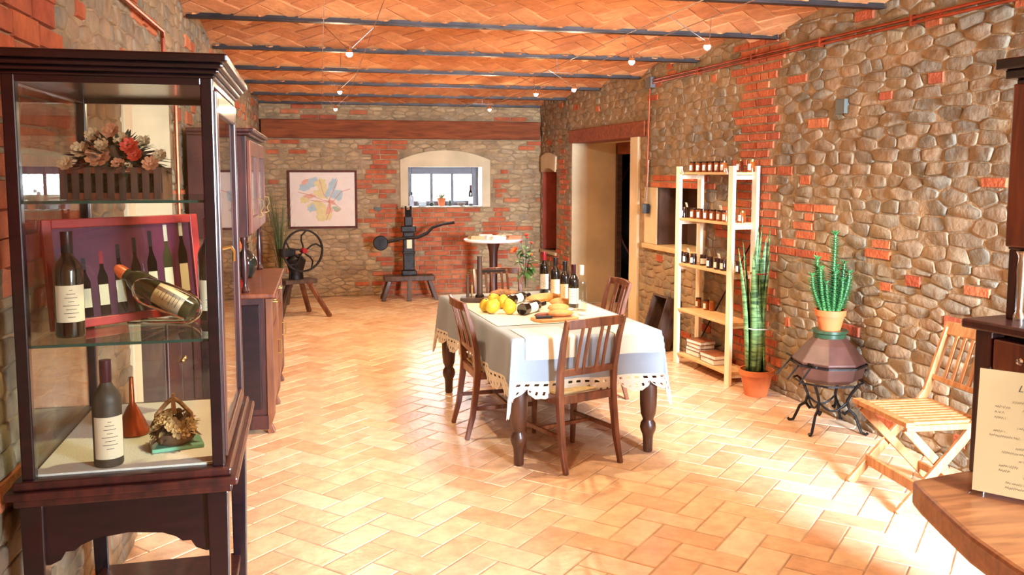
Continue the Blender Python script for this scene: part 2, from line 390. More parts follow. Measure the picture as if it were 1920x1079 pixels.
def masonry(parent, Wm, u0, u1, z0, z1, holes, region, row=(.09, .14), wid=(.14, .30), smat=None, nm='stone', scatter=.05, gap=.007, bh=.056, pitch=.068):
    """region(u,z) -> brick share 0..1 ; holes rects kept free"""
    inh = lambda a, b, c, d: any(a < h[1] and b > h[0] and c < h[3] and d > h[2] for h in holes)
    bricks = []
    nrow = int((z1-z0)/pitch)
    for r in range(nrow):
        z = z0+pitch*(r+.5); u = u0+random.uniform(0, .2)
        while u < u1-.05:
            w = random.choice((.245, .245, .25, .12)) if random.random() < .8 else .18
            c = u+w/2; sh = region(c, z)
            if sh > 0 and random.random() < sh and not inh(u-.004, u+w+.004, z-bh/2, z+bh/2): bricks.append((c, z, w-.012, bh*random.uniform(.9, 1.04)))
            elif sh == 0 and random.random() < scatter*w/.2 and not inh(u, u+w, z-.03, z+.05): bricks.append((c, z, w*random.choice((.55, .8, 1))-.01, random.choice((bh, bh*1.25))))
            u += w
    grid = {}
    for b in bricks:
        for i in range(int((b[0]-b[2]/2-.05)/.3), int((b[0]+b[2]/2+.05)/.3)+1):
            for j in range(int((b[1]-.1)/.3), int((b[1]+.1)/.3)+1): grid.setdefault((i, j), []).append(b)
    seeds = []; z = z0-.02; k = 0
    while z < z1+.05:
        rh = random.uniform(*row); u = u0-random.uniform(0, wid[1]); lst = []
        while u < u1+.1:
            w = random.uniform(*wid); 
            if random.random() < .14: w *= .45
            lst.append((u+w/2, z+rh/2+random.uniform(-.17, .17)*rh)); u += w
        seeds.append(lst); z += rh
    an = .48; polys = []
    for r, lst in enumerate(seeds):
        near = [s for rr in range(max(0, r-2), min(len(seeds), r+3)) for s in seeds[rr]]
        for s in lst:
            if s[0] < u0-.1 or s[0] > u1+.1 or region(s[0], s[1]) >= .98: continue
            if inh(s[0]-.01, s[0]+.01, s[1]-.01, s[1]+.01): continue
            p = [(s[0]-.3, s[1]-.2), (s[0]+.3, s[1]-.2), (s[0]+.3, s[1]+.2), (s[0]-.3, s[1]+.2)]
            for q in near:
                if q is s or abs(q[0]-s[0]) > .62: continue
                dx, dy = (q[0]-s[0])*an*an, q[1]-s[1]; mx, my = (q[0]+s[0])/2, (q[1]+s[1])/2
                p = clip(p, dx, dy, dx*mx+dy*my)
                if len(p) < 3: break
            if len(p) < 3: continue
            for nx, ny, c in ((-1, 0, -u0), (1, 0, u1), (0, -1, -z0), (0, 1, z1)):
                p = clip(p, nx, ny, c)
                if len(p) < 3: break
            rects = [(h[0], h[1], h[2], h[3]) for h in holes if h[0]-.4 < s[0] < h[1]+.4]
            seen = set()
            for i in range(int((s[0]-.3)/.3), int((s[0]+.3)/.3)+1):
                for j in range(int((s[1]-.2)/.3), int((s[1]+.2)/.3)+1):
                    for b in grid.get((i, j), ()):
                        if b not in seen: seen.add(b); rects.append((b[0]-b[2]/2-.004, b[0]+b[2]/2+.004, b[1]-b[3]/2-.004, b[1]+b[3]/2+.004))
            for a, b, c, d in rects:
                if len(p) < 3: break
                xs = [v[0] for v in p]; ys = [v[1] for v in p]
                if max(xs) <= a or min(xs) >= b or max(ys) <= c or min(ys) >= d: continue
                best = []; ba = 0
                for hp in ((1, 0, a), (-1, 0, -b), (0, 1, c), (0, -1, -d)):
                    q = clip(p, *hp)
                    if len(q) >= 3 and area(q) > ba: best, ba = q, area(q)
                p = best
            if len(p) < 3 or area(p) < .0012: continue
            p = shrink(p, gap)
            if not p or len(p) < 3 or area(p) < .0007: continue
            p = soften(p)
            if len(p) >= 4: polys.append(p)
    # the ones that show largest become objects, the rest one joined part
    def score(c, A):
        q = px_of(Wm @ Vector((c[0], c[1], 0)))
        if not q or not (-40 < q[0] < 1960 and -40 < q[1] < 1120): return A*1e-3/9
        v = (CAM-(Wm @ Vector((c[0], c[1], 0)))); n = Wm.to_3x3() @ Vector((0, 0, 1)); return A*abs(v.normalized().dot(n))/q[2]**2
    sp = sorted(polys, key=lambda p: -score(cent(p), area(p)))
    for i, p in enumerate(sp[:298]):
        c = cent(p); vs, fs = stone_geo(p, random.uniform(.004, .013), c)
        me = bpy.data.meshes.new(nm); me.from_pydata(vs, [], fs); me.shade_smooth(); me.materials.append(smat)
        o = bpy.data.objects.new(nm, me); COL.objects.link(o); o.parent = parent; o.location = (c[0], c[1], 0)
    if sp[298:]:
        m = MB()
        for p in sp[298:]:
            c = cent(p); vs, fs = stone_geo(p, random.uniform(.003, .010), c); m.add([(x+c[0], y+c[1], z) for x, y, z in vs], fs)
        o = m.build('small_stones', smat, parent); o.data.shade_smooth(); o['kind'] = 'stuff'
    sb = sorted(bricks, key=lambda b: -score((b[0], b[1]), b[2]*b[3]))
    lib = {}
    for b in sb[:298]:
        key = (round(b[2], 2), round(b[3], 3) > .06)
        if key not in lib:
            vs, fs = brick_geo(b[2], b[3], .012); me = bpy.data.meshes.new('brick'); me.from_pydata(vs, [], fs); me.materials.append(brick); lib[key] = me
        o = bpy.data.objects.new('brick', lib[key]); COL.objects.link(o); o.parent = parent
        o.location = (b[0], b[1], random.uniform(-.003, .004)); o.rotation_euler = (random.uniform(-.03, .03), random.uniform(-.015, .015), random.uniform(-.012, .012))
    if sb[298:]:
        m = MB()
        for b in sb[298:]:
            vs, fs = brick_geo(b[2], b[3], random.uniform(.008, .015)); m.add([(x+b[0], y+b[1], z) for x, y, z in vs], fs)
        o = m.build('small_bricks', brick, parent); o['kind'] = 'stuff'
    return len(polys), len(bricks)

def nz(u, z, s=1.6, k=0.): return noise.noise(Vector((u*s, z*s*1.4, k)))
# right wall
def regR(u, z):
    y = 12.2-u*.9984
    if 6.16 < y < 6.74: return 1.
    if 10.9 < y < 11.47 and z < 2.05: return .62
    if 11.4 < y and .5 < z < 1.9: return .8
    if 7.2 < y < 8.45 and 1.57 < z < 1.72: return 1.
    if 4.9 < y < 6.16 and 1.12 < z < 1.52 and nz(u, z, 2.6, 4) > -.02: return .8
    if y < 2.0: return .3
    return 0
mU = uR(1.2)
band = .10
exR = [(h_door[0]-.005, h_door[1]+.22, 0, 2.115), (h_door[0]-.03, h_door[1]+.40, 2.10, 2.27), (n1[0]-.01, n1[1]+.01, n1[2], n1[3]+.16), n2, (n2[0]-.30, n2[0]+.001, .97, 1.57)]
print('right', masonry(wall_right, WR, 0, mU, 0, CZ+.10, exR, regR, (.052, .10), (.11, .30), stone, gap=.0035))
# left wall
def regL(u, z):
    y = u+NY
    if y < 3.35 and z > 1.45 and nz(u, z, 1.3, 2) > -.35: return .97
    if y > 11: return .25
    return .12 if z > 1 else 0
exL = [(al0-.01, al1+.01, 0, 2.13), (al0-.16, al0, .0, 2.13)]
print('left', masonry(wall_left, WL, uL(1.2), lenL, 0, CZ+.10, exL, regL, (.055, .10), (.11, .28), stone, gap=.0035, pitch=.085, bh=.07))
# far wall
def regF(u, z):
    x = u+LW(FY)
    if 1.02 < x < 2.12 and z < 1.24: return .96
    if .62+.12*nz(0, z, 3)*3 < x < 1.12 and .9 < z < 2.15: return .9
    if .72+.2*nz(0, z, 4) < x < 1.05 and z <= .9: return .6
    if 2.36 < x < 2.62+.35*nz(1, z, 5) and z < 2.0: return .85
    if x > 2.55: return .14
    if z > 1.95 and x < .9: return .2
    return 0
exF = [(uF(1.10), uF(2.38), wz0-.01, 2.0), (0, lenF, 2.18, 2.45)]
def regFa(u, z): return regF(u, z)
print('far', masonry(wall_far, WF, 0, lenF, 0, CZ+.10, exF, regFa, (.045, .075), (.12, .26), tanstone, gap=.006, scatter=.04))

# ---- window surround, reveals, lintel
def arch_poly(x0, x1, z0, zs, zt, n=14):
    """outline going up left side, arch, down right side"""
    cx = (x0+x1)/2; a = (x1-x0)/2; h = zt-zs; R = (a*a+h*h)/(2*h); pts = [(x0, z0)]
    t0 = math.asin(a/R)
    for i in range(n+1):
        t = -t0+2*t0*i/n; pts.append((cx+R*math.sin(t), zt-R+R*math.cos(t)))
    pts.append((x1, z0)); return pts
m = MB(WF)
o_ = arch_poly(uF(1.10), uF(2.38), wz0-.005, 1.90, 2.035); i_ = [(uF(wx0), wz0-.005)]+[(uF(wx0)+(wx1-wx0)*k/14, wz1) for k in range(15)]+[(uF(wx1), wz0-.005)]
n_ = len(o_)
vs = [(x, z, .022) for x, z in o_]+[(x, z, .022) for x, z in i_]+[(x, z, -.02) for x, z in o_]+[(x, z, -.02) for x, z in i_]
fs = [(k, n_+k, n_+k+1, k+1) for k in range(n_-1)]+[(k, k+1, 2*n_+k+1, 2*n_+k) for k in range(n_-1)]+[(n_+k+1, n_+k, 3*n_+k, 3*n_+k+1) for k in range(n_-1)]
fs += [(0, 2*n_, 3*n_, n_), (2*n_-1, 4*n_-1, 3*n_-1, n_-1)]
m.add(vs, fs); tag(m.build('trim_1', plaster), kind='structure')
DP = .42
r = reveal('trim_2', WF, holesF[0], DP, plasterw, False); r.matrix_world = WF; r['kind'] = 'structure'
win = thing('window_1', None, None); win['kind'] = 'structure'; win.matrix_world = WF @ TR(uF(wx0), wz0, -DP)
ww, wh = wx1-wx0, wz1-wz0
f = MB(); f.b2(0, .09, 0, wh, 0, .05).b2(ww-.09, ww, 0, wh, 0, .05).b2(.09, ww-.09, 0, .07, 0, .05).b2(.09, ww-.09, wh-.10, wh, 0, .05)
f.build('window_frame', winmat, win, bevel=.004)
for k in (1, 2):
    x = .075+(ww-.15)*k/3; MB().b2(x-.020, x+.020, .06, wh-.09, .005, .045).build('glazing_bar', winmat, win)
for k in range(3):
    x = .075+(ww-.15)*k/3; MB().b2(x+.01, x+(ww-.15)/3-.01, .06, wh-.075, .02, .024).build('pane', paneglass, win)
# outdoor ground seen through the windows
o = MB().add([(-30, 14.2, .9), (34, 14.2, .9), (34, 60, .9), (-30, 60, .9)], [(0, 1, 2, 3)]).build('ground', plain('outdoor_gravel', (225, 225, 222), .9, 0, .15, 2, .3, 20)); o['kind'] = 'structure'
# wooden lintel beam on the far wall
b = MB(WF).b2(.03, lenF-.03, 2.19, 2.442, -.01, .10).build('beam', beamw, bevel=.012); tag(b, 'long reddish brown wooden beam across the far wall above the window', 'beam')
# right wall: door reveal, lintel, niches
DR = .66
m = MB(WR); a_, b_ = h_door[0], h_door[1]
m.add([(a_, 0, 0), (a_-.02, 0, -DR), (a_-.02, 2.11, -DR), (a_, 2.11, 0)], [(3, 2, 1, 0)])
m.add([(b_, 0, 0), (b_, 0, -DR), (b_, 2.11, -DR), (b_, 2.11, 0)], [(0, 1, 2, 3)])
m.add([(a_-.02, 2.11, 0), (b_, 2.11, 0), (b_, 2.11, -DR), (a_-.02, 2.11, -DR)], [(0, 1, 2, 3)])
m.build('trim_3', plaster)['kind'] = 'structure'
MB(WR).b2(b_-.01, b_+.20, 0, 2.11, -.02, .03).build('trim_4', plaster, bevel=.01)['kind'] = 'structure'
tag(MB(WR).b2(h_door[0]-.02, b_+.38, 2.10, 2.265, -.3, .045).build('lintel', beamw, bevel=.012), 'brown wooden lintel over the doorway in the right wall', 'beam')
# inner door frame and cellar beyond
dr = thing('door_1', None, None); dr['kind'] = 'structure'; dr.matrix_world = WR
MB().b2(a_+.0, a_+.06, 0, 2.08, -DR-.02, -DR+.05).build('door_post', oldwood, dr, bevel=.004)
MB().b2(b_-.06, b_, 0, 2.08, -DR-.02, -DR+.05).build('door_post', oldwood, dr, bevel=.004)
MB().b2(a_, b_, 1.96, 2.11, -DR-.02, -DR+.05).build('door_head', beamw, dr, bevel=.004)
m = MB(WR); m.tube([(a_+.04, 1.99, -DR+.09), (b_-.05, 1.99, -DR+.09)], .012, 8).build('sliding_rail', iron, dr, True)
m.v = m.v and [tuple(WR.inverted() @ Vector(v)) for v in m.v]
X0, X1, Y0, Y1 = 3.60, 8.4, 7.6, 13.6
c = MB(); c.add([(X0+.2, Y0, -.01), (X1, Y0, -.01), (X1, Y1, -.01), (X0+.2, Y1, -.01)], [(0, 1, 2, 3)]).build('cellar_floor', plain('cellar_floor', (150, 96, 60), .7, 0, .15, 6), None)['kind'] = 'structure'
c = MB(); c.add([(X1, Y0, 0), (X1, Y1, 0), (X1, Y1, 2.8), (X1, Y0, 2.8)], [(0, 1, 2, 3)]); c.add([(X0, Y1, -.1), (X1, Y1, -.1), (X1, Y1, 2.8), (X0, Y1, 2.8)], [(0, 1, 2, 3)])
c.add([(X0, Y0, 0), (X1, Y0, 0), (X1, Y0, 2.8), (X0, Y0, 2.8)], [(0, 1, 2, 3)]); c.add([(X0, Y0, 2.8), (X1, Y0, 2.8), (X1, Y1, 2.8), (X0, Y1, 2.8)], [(0, 1, 2, 3)])

c.T = WR
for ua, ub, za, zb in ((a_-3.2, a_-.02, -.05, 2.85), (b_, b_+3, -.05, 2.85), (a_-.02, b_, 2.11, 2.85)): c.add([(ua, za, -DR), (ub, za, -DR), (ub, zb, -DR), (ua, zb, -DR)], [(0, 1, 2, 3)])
c.T = Matrix()
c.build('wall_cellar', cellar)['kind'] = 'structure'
ck = thing('wine_cask', 'huge dark cask with a red hoop in the dark cellar doorway', 'cask', (5.27, 12.2, 0))
M = TR(0, 0, 1.2) @ RX(PI/2)
MB(M).lathe([(1.0, -.9), (1.12, -.3), (1.14, 0), (1.12, .3), (1.0, .9), (.0, .9)], 40).build('barrel_body', blackm, ck, True)
for z, r_ in ((.86, 1.02), (.4, 1.115)):
    MB(M).lathe([(r_, z-.035), (r_+.012, z-.035), (r_+.012, z+.035), (r_, z+.035)], 40).build('hoop', plain('hoop_red', (160, 52, 46), .5, .2), ck, True)
MB().b2(-.9, .9, -.6, -.3, 0, .26).build('cradle', oldwood, ck)
# far niche
nf = reveal('niche_recess', WR, n1, .30, plain('niche_red', (150, 62, 40), .8, 0, .2, 5, .4, 25), True, wall_right)
m = MB(WR); ap = arch_poly(n1[0]-.02, n1[1]+.02, 1.80, 1.94, 2.00, 10)
lo = [(n1[0]+(n1[1]-n1[0])*k/10, 1.80-.0+.055*math.sin(PI*k/10)) for k in range(11)]
pts = ap[1:-1]
vs = [(x, z, .03) for x, z in pts]+[(x, z-.07, .03) for x, z in lo]+[(x, z, -.01) for x, z in pts]+[(x, z-.07, -.30) for x, z in lo]
n_ = 11; fs = [(k, n_+k, n_+k+1, k+1) for k in range(10)]+[(k, k+1, 2*n_+k+1, 2*n_+k) for k in range(10)]+[(n_+k+1, n_+k, 3*n_+k, 3*n_+k+1) for k in range(10)]+[(0, 2*n_, 3*n_, n_), (10, 21, 43, 32)]
m.add(vs, fs).build('trim_5', plaster)['kind'] = 'structure'
MB(WR).b2(n1[0]-.02, n1[1]+.04, .575, .62, -.28, .035).build('trim_6', plain('sill_stone', (190, 166, 130), .85, 0, .15, 8, .4, 30), bevel=.008)['kind'] = 'structure'
# near niche
reveal('niche_recess', WR, n2, .34, plain('niche_dark', (92, 62, 46), .85, 0, .2, 5, .4, 25), True, wall_right)
MB(WR).b2(n2[0]-.30, n2[0], .985, 1.57, -.03, .012).build('trim_7', plaster, bevel=.006)['kind'] = 'structure'
MB(WR).b2(n2[0]-.30, n2[1]+.03, .935, .985, -.33, .04).build('trim_8', plain('sill_tan', (206, 170, 120), .8, 0, .15, 8, .3, 30), bevel=.008)['kind'] = 'structure'
MB(WR).b2(n2[0]+.25, n2[0]+.55, .985, 1.45, -.32, -.28).build('niche_board', mahog, wall_right)
# left alcove
reveal('alcove_recess', WL, holesL[0], .30, plaster, True, wall_left)
MB(WL).b2(al0-.16, al0, 0, 2.13, -.02, .02).build('trim_9', plaster, bevel=.006)['kind'] = 'structure'
# floor
FL0, FL1 = 1.3, FY
fo = MB().add([(-1.4, NY, -.004), (4.2, NY, -.004), (4.2, FY+.1, -.004), (-1.4, FY+.1, -.004)], [(0, 1, 2, 3)]).build('floor', grout); fo['kind'] = 'structure'
def herring(w, x0, x1, y0, y1, ok):
    c45 = math.sqrt(.5); R = int((x1-x0+y1-y0)/w)+6; out = []
    for i in range(-R, R):
        for j in range(-R//2, R//2+1):
            bx, by = i+2*j, i-2*j
            for (cx, cy, ang) in ((bx+1, by+.5, 0), (bx+.5, by+2, 90)):
                X = (cx-cy)*c45*w; Y = (cx+cy)*c45*w
                X += (x0+x1)/2; Y += y0-1
                if x0 <= X <= x1 and y0 <= Y <= y1 and ok(X, Y): out.append((X, Y, math.radians(ang+45)))
    return out
TW = .155
def tile_geo(L, w, z0, z1, e=.004, g=.0035):
    a, b = L/2-g, w/2-g; vs = [(sx*a, sy*b, z0) for sx, sy in ((-1, -1), (1, -1), (1, 1), (-1, 1))]
    vs += [(sx*a, sy*b, z1-.0025) for sx, sy in ((-1, -1), (1, -1), (1, 1), (-1, 1))]+[(sx*(a-e), sy*(b-e), z1) for sx, sy in ((-1, -1), (1, -1), (1, 1), (-1, 1))]
    fs = [(k, (k+1) % 4, (k+1) % 4+4, k+4) for k in range(4)]+[(k+4, (k+1) % 4+4, (k+1) % 4+8, k+8) for k in range(4)]+[(8, 9, 10, 11)]
    return vs, fs
ft = herring(TW, -1.3, 4.1, .9, FY, lambda X, Y: LW(Y)-.12-(.35 if 4.4 < Y < 5.5 else 0) < X < RW(Y)+.1+(.8 if 8.9 < Y < 10.9 else 0))
def fsc(t):
    q = px_of(Vector((t[0], t[1], 0)))
    if not q or not (0 < q[0] < 1920 and 0 < q[1] < 1100): return 100+t[1]
    return q[2]
ft.sort(key=fsc)
vs, fs = tile_geo(2*TW, TW, -.012, 0.); tm = bpy.data.meshes.new('tile'); tm.from_pydata(vs, [], fs); tm.materials.append(tile)
for X, Y, a in ft[:299]:
    o = bpy.data.objects.new('tile', tm); COL.objects.link(o); o.parent = fo; o.location = (X, Y, random.uniform(-.0012, 0)); o.rotation_euler = (random.uniform(-.003, .003), random.uniform(-.003, .003), a+random.uniform(-.006, .006))
m = MB()
for X, Y, a in ft[299:]:
    M_ = TR(X, Y, random.uniform(-.0012, 0)) @ RZ(a+random.uniform(-.006, .006)) @ RX(random.uniform(-.003, .003)); m.add([M_ @ Vector(v) for v in vs], fs)
o = m.build('floor_tiles', tile, fo); o['kind'] = 'stuff'
# ceiling: shallow vaults between steel beams
BY = [-1.1, .1, 1.3, 2.53, 3.75, 4.98, 6.16, 7.46, 8.71, 9.86, 11.06, 12.17]
ce = MB().add([(-1.2, NY, CZ+.32), (4.2, NY, CZ+.32), (4.2, FY+.1, CZ+.32), (-1.2, FY+.1, CZ+.32)], [(3, 2, 1, 0)]).build('ceiling', ceilmortar); ce['kind'] = 'structure'
def bay(y, y0, y1):
    c = (y0+y1)/2; a = (y1-y0)/2; h = .105; R = (a*a+h*h)/(2*h); d = y-c; z = math.sqrt(R*R-d*d)-(R-h); return cz(y)+.012+z, math.asin(d/R)
ct = []
spans = [(NY, BY[0])]+list(zip(BY, BY[1:]))+[(BY[-1], FY)]
for y0, y1 in spans:
    if y1-y0 < .3: continue
    m = MB(); N = 12
    for k in range(N+1):
        y = y0+(y1-y0)*k/N; z = bay(y, y0, y1)[0]; m.v += [(-1.0, y, z+.012), (4.0, y, z+.012)]
    m.f = [(2*k, 2*k+1, 2*k+3, 2*k+2) for k in range(N)]; m.build('vault', ceilmortar, ce)
    if y1 < 2: continue
    for X, Y, a in herring(.148, -.95, 3.75, y0+.015, y1-.015, lambda X, Y: LW(Y)-.05 < X < RW(Y)+.05):
        z, t = bay(Y, y0, y1); ct.append((X, Y, z, a, t))
def csc(t):
    q = px_of(Vector(t[:3]))
    if not q or not (-20 < q[0] < 1940 and -20 < q[1] < 1080): return 100
    return q[2]
ct.sort(key=csc)
vs, fs = tile_geo(.296, .148, 0, .013, .004, .005); vs = [(x, y, -z+.013) for x, y, z in vs]; fs = [tuple(reversed(f)) for f in fs]
cm = bpy.data.meshes.new('ceiling_tile'); cm.from_pydata(vs, [], fs); cm.materials.append(ctile)
m = MB()
for i, (X, Y, z, a, t) in enumerate(ct):
    M_ = TR(X, Y, z+random.uniform(-.002, .002)) @ RX(-t) @ RZ(a+random.uniform(-.012, .012))
    if i < 299:
        o = bpy.data.objects.new('ceiling_tile', cm); COL.objects.link(o); o.parent = ce; o.matrix_local = M_
    else: m.add([M_ @ Vector(v) for v in vs], fs)
m.build('ceiling_tiles', ctile, ce)['kind'] = 'stuff'
for y in BY:
    b = MB(); x0, x1 = LW(y)+.02, RW(y)-.02
    b.b2(x0, x1, y-.034, y+.034, cz(y)-.012, cz(y)-.002).b2(x0, x1, y-.006, y+.006, cz(y)-.002, cz(y)+.12).build('steel_beam', ironrail, ce, bevel=.002)

# ================================================================== BIG FURNITURE
def frame_rect(m, x0, x1, z0, z1, w, y, t):   # rectangular frame in the XZ plane
    m.b2(x0, x0+w, y, y+t, z0, z1); m.b2(x1-w, x1, y, y+t, z0, z1); m.b2(x0+w, x1-w, y, y+t, z0, z0+w); m.b2(x0+w, x1-w, y, y+t, z1-w, z1); return m
# ---- display case on legs
VX0, VX1, VY0, VY1 = -.835, -.285, 2.55, 3.36
vc = thing('display_case', 'tall dark mahogany glass display case on legs at the left wall', 'display case', (0, 0, 0))
vcx, vcy = (VX0+VX1)/2, (VY0+VY1)/2
vc.location = (vcx, vcy, 0); vc.rotation_euler = (0, 0, math.radians(1.0))
hw, hd = (VX1-VX0)/2, (VY1-VY0)/2
PW = .034
for sx in (-1, 1):
    for sy in (-1, 1):
        MB().sweep([(sx*(hw-.035), sy*(hd-.035), 0), (sx*(hw-.03), sy*(hd-.03), .6), (sx*(hw-.03), sy*(hd-.03), .80)], [.042, .056, .06], [.042, .056, .06], (1, 0, 0)).build('leg', mahog, vc, bevel=.004)
        MB().b2(sx*(hw-.008)-sx*PW, sx*(hw-.008), sy*(hd-.008)-sy*PW, sy*(hd-.008), .87, 1.985).build('corner_post', mahog, vc, bevel=.004)
def scallop(L, z0, z1, y, ax):
    pts = [(-L/2, z1), (-L/2, z0)]; 
    for t, d in ((.04, 0), (.10, .012), (.13, .035), (.18, .035), (.22, .05), (.30, .065), (.5, .075), (.70, .065), (.78, .05), (.82, .035), (.87, .035), (.90, .012), (.96, 0)): pts.append((-L/2+L*t, z0+d))
    pts += [(L/2, z0), (L/2, z1)]
    M = (RX(PI/2) if ax == 'x' else RZ(PI/2) @ RX(PI/2)); return pts, M
for s in (-1, 1):
    pts, M = scallop(2*hw-.10, .62, .80, 0, 'x'); MB(TR(0, s*(hd-.03), 0) @ M).prism(pts, -.012, .012).build('apron', mahog, vc)
    pts, M = scallop(2*hd-.10, .62, .80, 0, 'y'); MB(TR(s*(hw-.03), 0, 0) @ M).prism(pts, -.012, .012).build('apron', mahog, vc)
m = MB(); m.b2(-hw-.012, hw+.012, -hd-.012, hd+.012, .80, .825); m.b2(-hw-.03, hw+.03, -hd-.03, hd+.03, .825, .848); m.b2(-hw-.012, hw+.012, -hd-.012, hd+.012, .848, .872)
m.build('base_moulding', mahogx, vc, bevel=.006)
MB().b2(-hw+.03, hw-.03, -hd+.03, hd-.03, .25, .275).build('lower_shelf', mahogx, vc, bevel=.004)
m = MB(); m.b2(-hw+.03, hw-.03, -hd+.035, hd-.035, .872, .878); m.build('white_lining', whitecl, vc)
for s in (-1, 1):   # top rails
    MB().b2(-hw+.04, hw-.04, s*(hd-.008)-s*.03, s*(hd-.008), 1.962, 1.985).build('top_rail', mahog, vc, bevel=.003)
    MB().b2(s*(hw-.008)-s*.03, s*(hw-.008), -hd+.04, hd-.04, 1.962, 1.985).build('top_rail', mahog, vc, bevel=.003)
m = MB(); m.b2(-hw, hw, -hd, hd, 1.98, 1.992); m.b2(-hw-.010, hw+.010, -hd-.010, hd+.010, 1.992, 2.006); m.b2(-hw-.022, hw+.022, -hd-.022, hd+.022, 2.006, 2.022); m.b2(-hw-.036, hw+.036, -hd-.036, hd+.036, 2.022, 2.046)
m.build('cornice', mahog, vc, bevel=.007)
for s in (-1, 1): MB().b2(-hw+.045, hw-.045, s*(hd-.025)-.002, s*(hd-.025)+.002, .872, 1.965).build('glass_pane', paneglass, vc)
MB().b2(-hw+.023, -hw+.027, -hd+.045, hd-.045, .872, 1.965).build('glass_pane', paneglass, vc)
# side door facing the room
dm = MB(); xx = hw-.008
for y0, y1, z0, z1 in ((-hd+.05, -hd+.095, .885, 1.955), (hd-.095, hd-.05, .885, 1.955), (-hd+.095, hd-.095, .885, .93), (-hd+.095, hd-.095, 1.89, 1.955)): dm.b2(xx-.02, xx+.006, y0, y1, z0, z1)
dd = dm.build('door', mahogx, vc, bevel=.005)
MB().b2(xx-.009, xx-.005, -hd+.095, hd-.095, .93, 1.89).build('glass_pane', paneglass, dd)
MB().tube([(xx+.006, -hd+.07, 1.50), (xx+.03, -hd+.075, 1.505), (xx+.036, -hd+.10, 1.49), (xx+.034, -hd+.115, 1.46)], .005, 8).build('door_handle', brassm, dd, True)
for z in (1.635, 1.236):
    m = MB().b2(-hw+.03, hw-.03, -hd+.035, hd-.035, z, z+.008).build('glass_shelf', shelfglass, vc)
    MB().b2(-hw+.03, hw-.03, -hd+.0335, -hd+.035, z, z+.008).build('shelf_edge', edgeglass, m)

# ---- bottles
def bottle(x, y, z, label, H=.30, R=.038, body=bottleg, caps=capsb, lab=paper, lz=(.03, .13), face=None, name='wine_bottle', group=None, rzM=None, cat='bottle', scrib=True, capslen=.2, neck=1., long=True):
    k = H/.30
    prof = [(R*.55, .004), (R*.93, 0), (R, .006), (R, .185*k), (R*.97, .197*k), (R*.80, .212*k), (R*.52, .226*k), (.0155*neck, .238*k), (.0140*neck, .25*k), (.0140*neck, .292*k), (.0155*neck, .293*k), (.0155*neck, .3*k), (.010, .3*k)]
    o = MB().lathe(prof, 20).build(name, body, None, True); o.location = (x, y, z)
    tag(o, label, cat, group)
    c0 = .3*k-capslen*H*1.0
    MB().lathe([(.0150*neck, .3*k-.062*k), (.0162*neck, .3*k-.06*k), (.0164*neck, .3015*k), (.0, .3022*k)], 16).build('capsule', caps, o, True)
    if face is None: face = math.atan2(-y, -x)+.12
    if lab:
        a = 1.15; l = MB().lathe([(R+.0006, lz[0]*k), (R+.0008, lz[1]*k)], 14, arc=(face-a, face+a)).build('label', lab, o, True)
        if scrib:
            s = MB()
            for q in range(8):
                zz = (lz[1]-.014-q*.011)*k; ww_ = [.12, .3, .42, .2, .55, .35, .5, .25][q]
                if zz < lz[0]*k+.006: break
                s.lathe([(R+.0012, zz), (R+.0012, zz+.0016)], 6, arc=(face-ww_, face+ww_))
            s.build('print', ink, l)
    if rzM is not None: o.matrix_world = rzM
    return o
def P(px_, py_, z): v = fl(px_, py_, z); return v.x, v.y
# inside the case
bx, by = P(205, 870, .88); bottle(bx, by, .879, 'dusty old wine bottle with beige label on the case floor', .305, .040, dustyb, capsm, paper, (.025, .145))
bx, by = P(133, 630, 1.245); bottle(bx, by+.0, 1.2445, 'dark red wine bottle with cream label on left of middle glass shelf', .305, .040, bottleg, capsb, paper, (.045, .150))
bottle(-.355, 2.93, 1.2445, 'dark wine bottle with red capsule at right rear of middle glass shelf', .33, .036, bottleg, capsr, paper, (.03, .12))
